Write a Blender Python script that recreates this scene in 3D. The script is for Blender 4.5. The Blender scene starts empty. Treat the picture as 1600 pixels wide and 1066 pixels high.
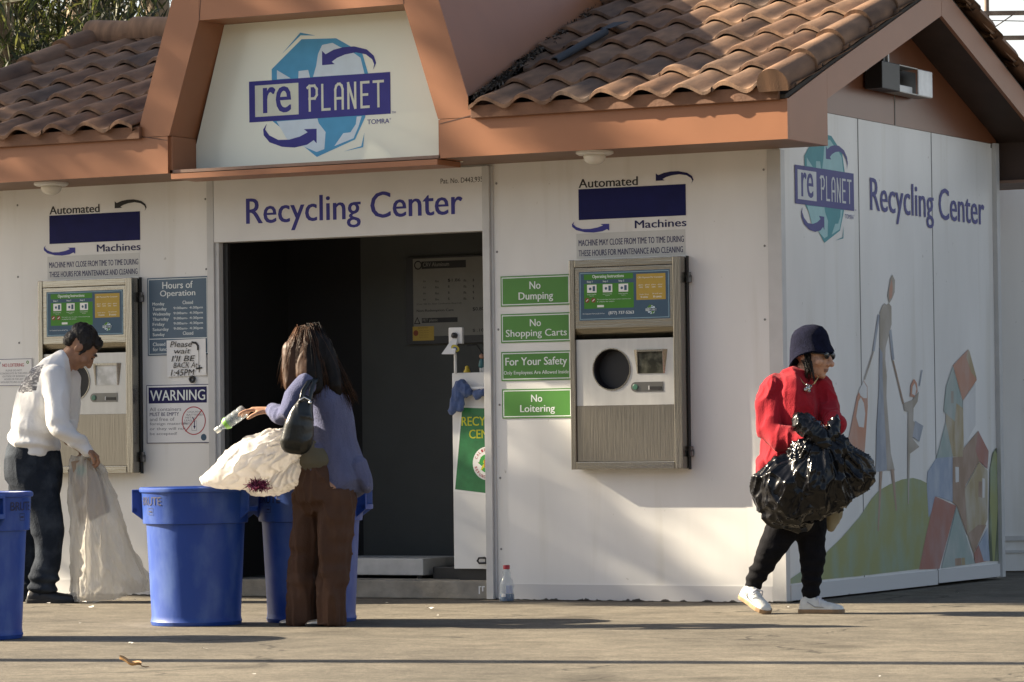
import bpy, bmesh, math, random
import numpy as np
from mathutils import Vector, Matrix
random.seed(7); np.random.seed(7)
sc = bpy.context.scene
COL = sc.collection

# ------------------------------------------------------------------ camera
YAW, PITCH, ROLL, FPX, DIST = -0.49684729, 0.02802162, -0.01204395, 5544.07, 19.6
_f = np.array([math.sin(YAW)*math.cos(PITCH), math.cos(YAW)*math.cos(PITCH), math.sin(PITCH)])
_r = np.array([math.cos(YAW), -math.sin(YAW), 0.0]); _u = np.cross(_r, _f)
_c, _s = math.cos(ROLL), math.sin(ROLL)
_r, _u = _c*_r+_s*_u, -_s*_r+_c*_u
def _ray(px, py): return _f+_r*(px-800)/FPX-_u*(py-533)/FPX
CAM = -DIST*_ray(1228, 943)
def on(ax, val, px, py):
    """where the sight line of a photo pixel meets the plane axis = val (survey of the real walls and ground)"""
    d = _ray(px, py); return CAM+(val-CAM[ax])/d[ax]*d
cd = bpy.data.cameras.new("camera"); cam = bpy.data.objects.new("camera", cd); COL.objects.link(cam)
cd.sensor_width = 36; cd.lens = 36*FPX/1600; cd.clip_start = .5; cd.clip_end = 2000
cam.matrix_world = Matrix(((_r[0], _u[0], -_f[0], CAM[0]), (_r[1], _u[1], -_f[1], CAM[1]), (_r[2], _u[2], -_f[2], CAM[2]), (0, 0, 0, 1)))
sc.camera = cam

# ------------------------------------------------------------------ light
SUN = Vector((.46, .12, -.262)).normalized()          # the way the sunlight travels
EL = math.asin(-SUN.z)
w = bpy.data.worlds.new("World"); sc.world = w; w.use_nodes = True
nt = w.node_tree; bg = nt.nodes["Background"]
sky = nt.nodes.new("ShaderNodeTexSky"); sky.sky_type = 'NISHITA'; sky.sun_disc = False
sky.sun_elevation = EL; sky.sun_rotation = math.atan2(-SUN.x, -SUN.y)
sky.dust_density = 2.5; sky.air_density = 1.0; sky.ozone_density = 1.0
geo = nt.nodes.new("ShaderNodeTexCoord"); sp_ = nt.nodes.new("ShaderNodeSeparateXYZ"); nt.links.new(geo.outputs["Generated"], sp_.inputs[0])
hr_ = nt.nodes.new("ShaderNodeMapRange"); hr_.inputs["From Min"].default_value = .0; hr_.inputs["From Max"].default_value = .34; hr_.inputs["To Min"].default_value = .85; hr_.inputs["To Max"].default_value = .04
nt.links.new(sp_.outputs["Z"], hr_.inputs["Value"])
hz_ = nt.nodes.new("ShaderNodeMix"); hz_.data_type = 'RGBA'; hz_.inputs["B"].default_value = (7.9, 7.75, 7.4, 1)        # thin bright haze low in the sky
nt.links.new(hr_.outputs[0], hz_.inputs["Factor"]); nt.links.new(sky.outputs[0], hz_.inputs["A"]); nt.links.new(hz_.outputs["Result"], bg.inputs[0]); bg.inputs[1].default_value = 0.05
sl = bpy.data.lights.new("sun", 'SUN'); sl.energy = 5.0; sl.angle = math.radians(.5); sl.color = (1, .86, .66)
so = bpy.data.objects.new("sun", sl); COL.objects.link(so)
so.rotation_euler = SUN.to_track_quat('-Z', 'Y').to_euler(); so.location = (-30, -8, 20)
sc.view_settings.view_transform = 'Standard'; sc.view_settings.look = 'None'
sc.view_settings.exposure = 1.9; sc.view_settings.gamma = 1.0

# ------------------------------------------------------------------ helpers
def tag(o, label=None, cat=None, group=None, kind=None):
    if label: o["label"] = label
    if cat: o["category"] = cat
    if group: o["group"] = group
    if kind: o["kind"] = kind
    return o
def empty(name, loc, rz=0, label=None, cat=None, group=None):
    o = bpy.data.objects.new(name, None); COL.objects.link(o)
    o.location = loc; o.rotation_euler = (0, 0, rz); o.empty_display_size = .2
    return tag(o, label, cat, group)
def copy_tree(o, parent=None):
    c = o.copy(); COL.objects.link(c); c.parent = parent
    for ch in [x for x in o.children]:
        copy_tree(ch, c)
    return c

_mats = {}
def mat(name, col, rough=.6, metal=0., var=.12, vscale=6., bump=0., bscale=40., spec=.5, coat=0., trans=0., alpha=1., stretch=None, detail=4., col2=None, c2t=.55, sheen=0., transl=None):
    """principled material with object-space colour variation and bump"""
    if name in _mats: return _mats[name]
    m = bpy.data.materials.new(name); m.use_nodes = True; t = m.node_tree; b = t.nodes["Principled BSDF"]
    b.inputs["Roughness"].default_value = rough; b.inputs["Metallic"].default_value = metal
    b.inputs["Specular IOR Level"].default_value = spec
    if coat: b.inputs["Coat Weight"].default_value = coat; b.inputs["Coat Roughness"].default_value = .15
    if trans: b.inputs["Transmission Weight"].default_value = trans
    if sheen: b.inputs["Sheen Weight"].default_value = sheen
    b.inputs["Alpha"].default_value = alpha
    tc = t.nodes.new("ShaderNodeTexCoord"); mp = t.nodes.new("ShaderNodeMapping")
    t.links.new(tc.outputs["Object"], mp.inputs[0])
    if stretch: mp.inputs["Scale"].default_value = stretch
    c4 = (*col, 1)
    if var or col2:
        n = t.nodes.new("ShaderNodeTexNoise"); n.inputs["Scale"].default_value = vscale; n.inputs["Detail"].default_value = detail
        t.links.new(mp.outputs[0], n.inputs["Vector"])
        r = t.nodes.new("ShaderNodeValToRGB")
        if col2:
            r.color_ramp.elements[0].position = c2t-.12; r.color_ramp.elements[1].position = c2t+.12
            r.color_ramp.elements[0].color = c4; r.color_ramp.elements[1].color = (*col2, 1)
        else:
            r.color_ramp.elements[0].position = .25; r.color_ramp.elements[1].position = .75
            r.color_ramp.elements[0].color = tuple(max(0, c*(1-var)) for c in col)+(1,)
            r.color_ramp.elements[1].color = tuple(min(1, c*(1+var)) for c in col)+(1,)
        t.links.new(n.outputs[0], r.inputs[0]); t.links.new(r.outputs[0], b.inputs["Base Color"])
    else: b.inputs["Base Color"].default_value = c4
    if bump:
        n2 = t.nodes.new("ShaderNodeTexNoise"); n2.inputs["Scale"].default_value = bscale; n2.inputs["Detail"].default_value = 3
        t.links.new(mp.outputs[0], n2.inputs["Vector"])
        bp = t.nodes.new("ShaderNodeBump"); bp.inputs["Strength"].default_value = bump; bp.inputs["Distance"].default_value = .01
        t.links.new(n2.outputs[0], bp.inputs["Height"]); t.links.new(bp.outputs[0], b.inputs["Normal"])
    if transl:
        tr = t.nodes.new("ShaderNodeBsdfTranslucent"); tr.inputs[0].default_value = (*transl[1], 1)
        mx = t.nodes.new("ShaderNodeMixShader"); mx.inputs[0].default_value = transl[0]
        out = [q for q in t.nodes if q.type == 'OUTPUT_MATERIAL'][0]
        t.links.new(b.outputs[0], mx.inputs[1]); t.links.new(tr.outputs[0], mx.inputs[2])
        last = mx
        if len(transl) > 2:
            tp = t.nodes.new("ShaderNodeBsdfTransparent"); m2 = t.nodes.new("ShaderNodeMixShader"); m2.inputs[0].default_value = transl[2]
            t.links.new(mx.outputs[0], m2.inputs[1]); t.links.new(tp.outputs[0], m2.inputs[2]); last = m2
        t.links.new(last.outputs[0], out.inputs[0])
    _mats[name] = m
    return m
def ink(name, col, rough=.5): return mat("ink_"+name, col, rough, var=.06, vscale=14, spec=.2)

class MB:
    """collects polygons; build() links them as one mesh object"""
    def __init__(s, k=1.): s.v = []; s.f = []; s.m = []; s.k = k
    def add(s, vs, fs, m=0):
        b = len(s.v); s.v += [tuple(float(c) for c in q) for q in vs]
        s.f += [tuple(b+i for i in q) for q in fs]; s.m += [m]*len(fs); return s
    def poly(s, pts, m=0): return s.add(pts, [tuple(range(len(pts)))], m)
    def box(s, x0, x1, y0, y1, z0, z1, m=0):
        v = [(x0,y0,z0),(x1,y0,z0),(x1,y1,z0),(x0,y1,z0),(x0,y0,z1),(x1,y0,z1),(x1,y1,z1),(x0,y1,z1)]
        return s.add(v, [(0,3,2,1),(4,5,6,7),(0,1,5,4),(1,2,6,5),(2,3,7,6),(3,0,4,7)], m)
    def prism(s, pts, off, m=0):
        n = len(pts); off = np.array(off); q = [tuple(np.array(p)+off) for p in pts]
        s.add(list(pts)+q, [tuple(range(n))[::-1], tuple(range(n, 2*n))]+[(i, (i+1) % n, n+(i+1) % n, n+i) for i in range(n)], m); return s
    def rings(s, rings, m=0, caps=True, closed=True):
        n = len(rings[0]); vs = [p for r in rings for p in r]; fs = []
        for i in range(len(rings)-1):
            for j in range(n if closed else n-1):
                a = i*n+j; b = i*n+(j+1) % n; fs.append((a, b, b+n, a+n))
        if caps: fs.append(tuple(range(n))[::-1]); fs.append(tuple(range((len(rings)-1)*n, len(rings)*n)))
        return s.add(vs, fs, m)
    def lathe(s, prof, c=(0,0,0), n=24, m=0, ax=None, caps=True):
        """prof: (radius, height) along axis ax from point c"""
        a = np.array(ax if ax is not None else (0,0,1.)); a = a/np.linalg.norm(a)
        t = np.array((1.,0,0)) if abs(a[0]) < .9 else np.array((0,1.,0))
        e1 = np.cross(a, t); e1 /= np.linalg.norm(e1); e2 = np.cross(a, e1); c = np.array(c)
        R = [[tuple(c+a*h+r*(math.cos(k*2*math.pi/n)*e1+math.sin(k*2*math.pi/n)*e2)) for k in range(n)] for r, h in prof]
        return s.rings(R, m, caps)
    def limb(s, pts, rad, ref=(1,0,0), n=18, m=0, round_ends=True, power=2.):
        """tapered tube: rad entries r or (ra, rb); ra lies along ref"""
        P = [np.array(p, float) for p in pts]; ref = np.array(ref, float); rr = [(q*s.k, q*s.k) if not hasattr(q, '__len__') else (q[0]*s.k, q[1]*s.k) for q in rad]
        T = []
        for i in range(len(P)):
            t = P[min(i+1, len(P)-1)]-P[max(i-1, 0)]; T.append(t/(np.linalg.norm(t)+1e-9))
        if round_ends:
            P = [P[0]-T[0]*.75*min(rr[0]), P[0]-T[0]*.45*min(rr[0])]+P+[P[-1]+T[-1]*.45*min(rr[-1]), P[-1]+T[-1]*.75*min(rr[-1])]
            sc_ = lambda q, k: (q[0]*k, q[1]*k)
            rr = [sc_(rr[0], .35), sc_(rr[0], .8)]+list(rr)+[sc_(rr[-1], .8), sc_(rr[-1], .35)]
            T = [T[0], T[0]]+T+[T[-1], T[-1]]
        R = []
        for p, t, (a, b) in zip(P, T, rr):
            e = ref-t*(ref@t)
            if np.linalg.norm(e) < 1e-3: e = np.cross(t, (0, 1, .01))
            e /= np.linalg.norm(e); g = np.cross(t, e); ring = []
            for k in range(n):
                ca, sa = math.cos(2*math.pi*k/n), math.sin(2*math.pi*k/n); ex = 2/power
                ca2 = math.copysign(abs(ca)**ex, ca); sa2 = math.copysign(abs(sa)**ex, sa)
                ring.append(tuple(p+a*ca2*e+b*sa2*g))
            R.append(ring)
        return s.rings(R, m)
    def ball(s, c, r, axes=None, n=16, m=0):
        c = np.array(c, float); r = (r, r, r) if not hasattr(r, '__len__') else r
        A = np.eye(3) if axes is None else np.array(axes, float)
        R = []
        for i in range(n//2+1):
            ph = math.pi*(i+.02)/(n/2+.04)-math.pi/2
            R.append([tuple(c+A.T@np.array((r[0]*math.cos(ph)*math.cos(2*math.pi*k/n), r[1]*math.cos(ph)*math.sin(2*math.pi*k/n), r[2]*math.sin(ph)))) for k in range(n)])
        return s.rings(R, m)
    def split(s, name, mats, parent=None, **kw):
        """one object per connected piece"""
        p = list(range(len(s.v)))
        def find(i):
            while p[i] != i: p[i] = p[p[i]]; i = p[i]
            return i
        for f in s.f:
            for i in f[1:]: p[find(i)] = find(f[0])
        groups = {}
        for k, f in enumerate(s.f): groups.setdefault(find(f[0]), []).append(k)
        out = []
        for fs in groups.values():
            idx = sorted({i for k in fs for i in s.f[k]}); mp = {i: j for j, i in enumerate(idx)}; q = MB()
            q.v = [s.v[i] for i in idx]; q.f = [tuple(mp[i] for i in s.f[k]) for k in fs]; q.m = [s.m[k] for k in fs]; out.append(q.build(name, mats, parent, **kw))
        return out
    def build(s, name, mats, parent=None, smooth=False, world=True, bevel=0., auto=None):
        me = bpy.data.meshes.new(name); me.from_pydata(s.v, [], s.f)
        mats = mats if isinstance(mats, (list, tuple)) else [mats]
        for q in mats: me.materials.append(q)
        if len(mats) > 1: me.polygons.foreach_set("material_index", np.array(s.m, dtype=np.int32))
        me.validate(); me.update()
        bm = bmesh.new(); bm.from_mesh(me); bmesh.ops.recalc_face_normals(bm, faces=bm.faces); bm.to_mesh(me); bm.free()
        if smooth: me.polygons.foreach_set("use_smooth", [True]*len(me.polygons))
        o = bpy.data.objects.new(name, me); COL.objects.link(o)
        if parent is not None:
            o.parent = parent
            if world: o.location = -(root_loc(parent))
        if bevel:
            b = o.modifiers.new("bevel", 'BEVEL'); b.width = bevel; b.segments = 2; b.limit_method = 'ANGLE'
        if auto:
            if not smooth: me.polygons.foreach_set("use_smooth", [True]*len(me.polygons))
            me.set_sharp_from_angle(angle=math.radians(auto))
        return o
def root_loc(o):
    l = Vector((0, 0, 0))
    while o is not None: l += o.location; o = o.parent
    return l

# vectorised gradient-ish noise
_tab = np.random.RandomState(3).rand(4096)*2-1
def vnoise(P):
    P = np.asarray(P); I = np.floor(P).astype(np.int64); f = P-I; u = f*f*f*(f*(f*6-15)+10)
    def h(dx, dy, dz): return _tab[((I[:,0]+dx)*73856093 ^ (I[:,1]+dy)*19349663 ^ (I[:,2]+dz)*83492791) & 4095]
    x00 = h(0,0,0)*(1-u[:,0])+h(1,0,0)*u[:,0]; x10 = h(0,1,0)*(1-u[:,0])+h(1,1,0)*u[:,0]
    x01 = h(0,0,1)*(1-u[:,0])+h(1,0,1)*u[:,0]; x11 = h(0,1,1)*(1-u[:,0])+h(1,1,1)*u[:,0]
    y0 = x00*(1-u[:,1])+x10*u[:,1]; y1 = x01*(1-u[:,1])+x11*u[:,1]
    return y0*(1-u[:,2])+y1*u[:,2]
def ridged(P): return (1-np.abs(vnoise(P)))**3
def displace(me, fn):
    n = len(me.vertices); co = np.empty(n*3); me.vertices.foreach_get("co", co); co = co.reshape(-1, 3)
    no = np.empty(n*3); me.vertices.foreach_get("normal", no); no = no.reshape(-1, 3)
    co = fn(co, no); me.vertices.foreach_set("co", co.ravel()); me.update()
def fuse(mb, name, mats, parent, voxel=.008, it=4, disp=None, matfn=None, world=False, post_it=0):
    """one continuous skin over the collected shapes"""
    o = mb.build(name, mats, parent, smooth=True, world=world)
    r = o.modifiers.new("remesh", 'REMESH'); r.mode = 'VOXEL'; r.voxel_size = voxel
    if it:
        sm = o.modifiers.new("smooth", 'SMOOTH'); sm.factor = .5; sm.iterations = it
    dg = bpy.context.evaluated_depsgraph_get(); me = bpy.data.meshes.new_from_object(o.evaluated_get(dg))
    old = o.data; o.modifiers.clear(); o.data = me; bpy.data.meshes.remove(old); me.name = name
    me.materials.clear()
    for q in (mats if isinstance(mats, (list, tuple)) else [mats]): me.materials.append(q)
    if disp: displace(me, disp)
    mi = np.zeros(len(me.polygons), dtype=np.int32)
    if matfn:
        c = np.empty(len(me.polygons)*3); me.polygons.foreach_get("center", c); mi = matfn(c.reshape(-1, 3)).astype(np.int32)
    me.polygons.foreach_set("material_index", mi)
    me.polygons.foreach_set("use_smooth", [True]*len(me.polygons)); me.update()
    return o

_txt = {}
def text_geo(sx, bold=0., shear=0.):
    k = (sx, bold, shear)
    if k not in _txt:
        cu = bpy.data.curves.new("t", 'FONT'); cu.body = sx; cu.size = 1; cu.resolution_u = 3; cu.offset = bold; cu.shear = shear; cu.align_x = 'CENTER'
        ob = bpy.data.objects.new("t", cu); COL.objects.link(ob)
        me = bpy.data.meshes.new_from_object(ob.evaluated_get(bpy.context.evaluated_depsgraph_get()))
        v = [tuple(q.co) for q in me.vertices]; f = [tuple(p.vertices) for p in me.polygons]
        bpy.data.objects.remove(ob); bpy.data.curves.remove(cu); bpy.data.meshes.remove(me)
        a = np.array(v); lo = a.min(0); hi = a.max(0); a = (a-lo)/np.maximum(hi-lo, 1e-6)
        _txt[k] = (a, f)
    return _txt[k]
class Print:
    """flat printing on a plane: point = O + U u + V v + N lift"""
    def __init__(s, O, U, V, N): s.O, s.U, s.V, s.N = (np.array(q, float) for q in (O, U, V, N)); s.mb = MB(); s.mats = []
    def mi(s, m):
        if m not in s.mats: s.mats.append(m)
        return s.mats.index(m)
    def P(s, u, v, l): return s.O+s.U*u+s.V*v+s.N*(l*.35)
    def poly(s, m, pts, l=.0015):
        vs = [Vector((p[0], p[1], 0)) for p in pts]
        from mathutils.geometry import tessellate_polygon
        tri = tessellate_polygon([vs]) if len(pts) > 4 else [tuple(range(len(pts)))]
        s.mb.add([s.P(p[0], p[1], l) for p in pts], [tuple(q) for q in tri], s.mi(m)); return s
    def rect(s, m, u0, v0, u1, v1, l=.0015): return s.poly(m, [(u0,v0),(u1,v0),(u1,v1),(u0,v1)], l)
    def frame(s, m, u0, v0, u1, v1, w, l=.003):
        for a in ((u0,v0,u1,v0+w),(u0,v1-w,u1,v1),(u0,v0+w,u0+w,v1-w),(u1-w,v0+w,u1,v1-w)): s.rect(m, *a, l)
        return s
    def disc(s, m, u, v, r, l=.0015, n=28, ry=None): return s.poly(m, [(u+r*math.cos(2*math.pi*k/n), v+(ry or r)*math.sin(2*math.pi*k/n)) for k in range(n)], l)
    def ring(s, m, u, v, r0, r1, l=.003, n=36, a0=0, a1=2*math.pi):
        for k in range(n):
            a, b = a0+(a1-a0)*k/n, a0+(a1-a0)*(k+1)/n
            s.poly(m, [(u+r0*math.cos(a), v+r0*math.sin(a)), (u+r1*math.cos(a), v+r1*math.sin(a)), (u+r1*math.cos(b), v+r1*math.sin(b)), (u+r0*math.cos(b), v+r0*math.sin(b))], l)
        return s
    def stroke(s, m, pts, w, l=.003):
        for (a, b) in zip(pts[:-1], pts[1:]):
            l += .00022
            d = np.array(b)-np.array(a); L = np.linalg.norm(d)+1e-9; d /= L; n = np.array((-d[1], d[0]))*w/2; e = d*w/2
            s.poly(m, [tuple(np.array(a)-e-n), tuple(np.array(b)+e-n), tuple(np.array(b)+e+n), tuple(np.array(a)-e+n)], l)
        return s
    def text(s, m, tx, u0, v0, u1, v1, bold=0., shear=0., l=.003, rot=None):
        if bold > 0:                                    # heavier weight: overprint shifted copies
            H = abs(v1-v0); k = min(bold, .012)*H*4.5
            s.text(m, tx, u0, v0, u1-k, v1, 0., shear, l, rot); s.text(m, tx, u0+k, v0, u1, v1, 0., shear, l+.0003, rot)
            if bold > .012: s.text(m, tx, u0+k*.5, v0+H*.008, u1-k*.5, v1-H*.008, 0., shear, l+.0006, rot)
            return s
        a, f = text_geo(tx, 0., shear)
        pts = [(u0+(u1-u0)*q[0], v0+(v1-v0)*q[1]) for q in a]
        if rot:
            cu, cv, an = rot; c, s_ = math.cos(an), math.sin(an); pts = [(cu+(p[0]-cu)*c-(p[1]-cv)*s_, cv+(p[0]-cu)*s_+(p[1]-cv)*c) for p in pts]
        s.mb.add([s.P(p[0], p[1], l) for p in pts], f, s.mi(m)); return s
    def build(s, name, parent, world=True): return s.mb.build(name, s.mats, parent, world=world)
def front(y): return Print((0, y, 0), (1,0,0), (0,0,1), (0,-1,0))
def side(x): return Print((x, 0, 0), (0,1,0), (0,0,1), (1,0,0))
def fx(y, px, py): q = on(1, y, px, py); return float(q[0]), float(q[2])
def sx_(x, px, py): q = on(0, x, px, py); return float(q[1]), float(q[2])
def zoom(ox, oy, k): return lambda x, y: (ox+x/k, oy+y/k)
# ------------------------------------------------------------------ materials of the setting
def asphalt():
    m = bpy.data.materials.new("asphalt"); m.use_nodes = True; t = m.node_tree; b = t.nodes["Principled BSDF"]; L = t.links.new
    b.inputs["Roughness"].default_value = .85; b.inputs["Specular IOR Level"].default_value = .3
    tc = t.nodes.new("ShaderNodeTexCoord")
    def noise(s, d=4, sc3=(1,1,1)):
        mp = t.nodes.new("ShaderNodeMapping"); mp.inputs["Scale"].default_value = sc3; L(tc.outputs["Object"], mp.inputs[0])
        n = t.nodes.new("ShaderNodeTexNoise"); n.inputs["Scale"].default_value = s; n.inputs["Detail"].default_value = d; L(mp.outputs[0], n.inputs["Vector"]); return n
    def ramp(src, stops):
        r = t.nodes.new("ShaderNodeValToRGB"); e = r.color_ramp.elements
        for i, (p, c) in enumerate(stops):
            if i > 1: e.new(p)
            e[i].position = p; e[i].color = (*c, 1)
        L(src, r.inputs[0]); return r
    def mix(a, bb, mode, fac=1.):
        q = t.nodes.new("ShaderNodeMix"); q.data_type = 'RGBA'; q.blend_type = mode; q.inputs["Factor"].default_value = fac
        L(a, q.inputs["A"]); L(bb, q.inputs["B"]); return q.outputs["Result"]
    big = ramp(noise(.55, 5).outputs[0], [(.3, (.108, .096, .075)), (.7, (.178, .157, .12))])
    mid = ramp(noise(4.5, 6).outputs[0], [(.3, (.78, .78, .78)), (.7, (1.15, 1.15, 1.15))])
    fine = ramp(noise(190, 2).outputs[0], [(.3, (.55, .55, .55)), (.7, (1.4, 1.4, 1.4))])
    streak = ramp(noise(3., 5, (.5, 1.2, 1)).outputs[0], [(.36, (.93, .93, .93)), (.6, (1.03, 1.03, 1.03))])
    grit = ramp(noise(48, 5).outputs[0], [(.32, (.72, .72, .72)), (.68, (1.22, 1.21, 1.2))]); grit2 = ramp(noise(17, 4, (.6, 1, 1)).outputs[0], [(.35, (.84, .84, .84)), (.66, (1.1, 1.1, 1.1))])
    c = mix(big.outputs[0], mid.outputs[0], 'MULTIPLY'); c = mix(c, grit.outputs[0], 'MULTIPLY'); c = mix(c, grit2.outputs[0], 'MULTIPLY'); c = mix(c, fine.outputs[0], 'MULTIPLY'); c = mix(c, streak.outputs[0], 'MULTIPLY')
    # cracks: thin lines where a warped cell border runs
    nw = noise(2.2, 3); mp = t.nodes.new("ShaderNodeVectorMath"); mp.operation = 'ADD'; L(tc.outputs["Object"], mp.inputs[0])
    sc3 = t.nodes.new("ShaderNodeVectorMath"); sc3.operation = 'SCALE'; sc3.inputs["Scale"].default_value = .7; L(nw.outputs["Color"], sc3.inputs[0]); L(sc3.outputs[0], mp.inputs[1])
    vo = t.nodes.new("ShaderNodeTexVoronoi"); vo.feature = 'DISTANCE_TO_EDGE'; vo.inputs["Scale"].default_value = .42; L(mp.outputs[0], vo.inputs["Vector"])
    cr = ramp(vo.outputs["Distance"], [(.002, (.3, .3, .3)), (.006, (1, 1, 1))])
    msk = ramp(noise(.8, 2).outputs[0], [(.45, (1, 1, 1)), (.55, (0, 0, 0))])
    cm = t.nodes.new("ShaderNodeMix"); cm.data_type = 'RGBA'; cm.blend_type = 'LIGHTEN'; cm.inputs["Factor"].default_value = 1
    L(cr.outputs[0], cm.inputs["A"]); L(msk.outputs[0], cm.inputs["B"])
    c = mix(c, cm.outputs["Result"], 'MULTIPLY')
    # oil stains
    st = ramp(noise(1.3, 3).outputs[0], [(.30, (.6, .59, .58)), (.40, (1, 1, 1))]); c = mix(c, st.outputs[0], 'MULTIPLY')
    L(c, b.inputs["Base Color"])
    bp = t.nodes.new("ShaderNodeBump"); bp.inputs["Strength"].default_value = .55; bp.inputs["Distance"].default_value = .006
    L(noise(120, 3).outputs[0], bp.inputs["Height"]); L(bp.outputs[0], b.inputs["Normal"])
    return m
def painted_wall():
    """off-white enamel panels with faint vertical streaks and chipped black wear along the foot"""
    m = bpy.data.materials.new("painted_wall"); m.use_nodes = True; t = m.node_tree; b = t.nodes["Principled BSDF"]; L = t.links.new
    b.inputs["Roughness"].default_value = .34; b.inputs["Specular IOR Level"].default_value = .5
    tc = t.nodes.new("ShaderNodeTexCoord")
    def noise(s, d, sc3):
        mp = t.nodes.new("ShaderNodeMapping"); mp.inputs["Scale"].default_value = sc3; L(tc.outputs["Object"], mp.inputs[0])
        n = t.nodes.new("ShaderNodeTexNoise"); n.inputs["Scale"].default_value = s; n.inputs["Detail"].default_value = d; L(mp.outputs[0], n.inputs["Vector"]); return n
    r = t.nodes.new("ShaderNodeValToRGB"); r.color_ramp.elements[0].position = .3; r.color_ramp.elements[1].position = .68
    r.color_ramp.elements[0].color = (.64, .635, .605, 1); r.color_ramp.elements[1].color = (.74, .735, .705, 1)
    L(noise(2.2, 6, (1, 1, .35)).outputs[0], r.inputs[0])
    sp = t.nodes.new("ShaderNodeValToRGB"); sp.color_ramp.elements[0].position = .22; sp.color_ramp.elements[1].position = .29
    sp.color_ramp.elements[0].color = (.62, .6, .56, 1); sp.color_ramp.elements[1].color = (1, 1, 1, 1)
    L(noise(26, 3, (1, 1, .8)).outputs[0], sp.inputs[0])
    mx = t.nodes.new("ShaderNodeMix"); mx.data_type = 'RGBA'; mx.blend_type = 'MULTIPLY'; mx.inputs["Factor"].default_value = 1
    L(r.outputs[0], mx.inputs["A"]); L(sp.outputs[0], mx.inputs["B"])
    st = t.nodes.new("ShaderNodeValToRGB"); st.color_ramp.elements[0].position = .30; st.color_ramp.elements[1].position = .44      # faint drip marks
    st.color_ramp.elements[0].color = (.91, .90, .87, 1); st.color_ramp.elements[1].color = (1, 1, 1, 1); L(noise(7, 4, (1, 1, .07)).outputs[0], st.inputs[0])
    m3 = t.nodes.new("ShaderNodeMix"); m3.data_type = 'RGBA'; m3.blend_type = 'MULTIPLY'; m3.inputs["Factor"].default_value = 1
    L(mx.outputs["Result"], m3.inputs["A"]); L(st.outputs[0], m3.inputs["B"]); L(m3.outputs["Result"], b.inputs["Base Color"])
    bp = t.nodes.new("ShaderNodeBump"); bp.inputs["Strength"].default_value = .08; bp.inputs["Distance"].default_value = .01
    L(noise(3, 3, (1, 1, 1)).outputs[0], bp.inputs["Height"]); L(bp.outputs[0], b.inputs["Normal"])
    return m
def chipped_base():
    m = bpy.data.materials.new("chipped_base"); m.use_nodes = True; t = m.node_tree; b = t.nodes["Principled BSDF"]; L = t.links.new
    b.inputs["Roughness"].default_value = .5
    tc = t.nodes.new("ShaderNodeTexCoord"); n = t.nodes.new("ShaderNodeTexNoise"); n.inputs["Scale"].default_value = 17; n.inputs["Detail"].default_value = 4
    sep = t.nodes.new("ShaderNodeSeparateXYZ"); L(tc.outputs["Object"], sep.inputs[0]); L(tc.outputs["Object"], n.inputs["Vector"])
    ma = t.nodes.new("ShaderNodeMath"); ma.operation = 'MULTIPLY_ADD'; ma.inputs[1].default_value = 15.; L(sep.outputs["Z"], ma.inputs[0]); L(n.outputs[0], ma.inputs[2])
    r = t.nodes.new("ShaderNodeValToRGB"); r.color_ramp.elements[0].position = .55; r.color_ramp.elements[1].position = .60
    r.color_ramp.elements[0].color = (.03, .028, .025, 1); r.color_ramp.elements[1].color = (.56, .555, .54, 1)
    L(ma.outputs[0], r.inputs[0]); L(r.outputs[0], b.inputs["Base Color"])
    return m
def tile_mat():
    m = bpy.data.materials.new("roof_tile"); m.use_nodes = True; t = m.node_tree; b = t.nodes["Principled BSDF"]; L = t.links.new
    b.inputs["Roughness"].default_value = .8; b.inputs["Specular IOR Level"].default_value = .3
    at = t.nodes.new("ShaderNodeAttribute"); at.attribute_name = "tile"
    r = t.nodes.new("ShaderNodeValToRGB"); e = r.color_ramp.elements
    cols = [(0, (.095, .055, .036)), (.3, (.17, .097, .060)), (.55, (.235, .143, .09)), (.8, (.15, .097, .068)), (1, (.085, .064, .052))]
    for i, (p, c) in enumerate(cols):
        if i > 1: e.new(p)
        e[i].position = p; e[i].color = (*c, 1)
    L(at.outputs["Fac"], r.inputs[0])
    tc = t.nodes.new("ShaderNodeTexCoord"); mp = t.nodes.new("ShaderNodeMapping"); mp.inputs["Scale"].default_value = (5, 1.2, 1.2); L(tc.outputs["Object"], mp.inputs[0])
    n = t.nodes.new("ShaderNodeTexNoise"); n.inputs["Scale"].default_value = 3.2; n.inputs["Detail"].default_value = 6; L(mp.outputs[0], n.inputs["Vector"])
    r2 = t.nodes.new("ShaderNodeValToRGB"); r2.color_ramp.elements[0].position = .3; r2.color_ramp.elements[1].position = .72
    r2.color_ramp.elements[0].color = (.55, .55, .56, 1); r2.color_ramp.elements[1].color = (1.35, 1.3, 1.2, 1); L(n.outputs[0], r2.inputs[0])
    mx = t.nodes.new("ShaderNodeMix"); mx.data_type = 'RGBA'; mx.blend_type = 'MULTIPLY'; mx.inputs["Factor"].default_value = 1
    L(r.outputs[0], mx.inputs["A"]); L(r2.outputs[0], mx.inputs["B"]); L(mx.outputs["Result"], b.inputs["Base Color"])
    n2 = t.nodes.new("ShaderNodeTexNoise"); n2.inputs["Scale"].default_value = 130; L(tc.outputs["Object"], n2.inputs["Vector"])
    bp = t.nodes.new("ShaderNodeBump"); bp.inputs["Strength"].default_value = .35; bp.inputs["Distance"].default_value = .004
    L(n2.outputs[0], bp.inputs["Height"]); L(bp.outputs[0], b.inputs["Normal"])
    return m
WALL = painted_wall(); BASE = chipped_base(); TILE = tile_mat(); ASPH = asphalt()
BROWN = mat("brown_sheet_metal", (.29, .122, .056), .42, var=.08, vscale=3, spec=.45, bump=.04, bscale=3)
BROWN2 = mat("brown_drip_edge", (.15, .068, .034), .75, var=.25, vscale=9, bump=.2, bscale=60)
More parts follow.
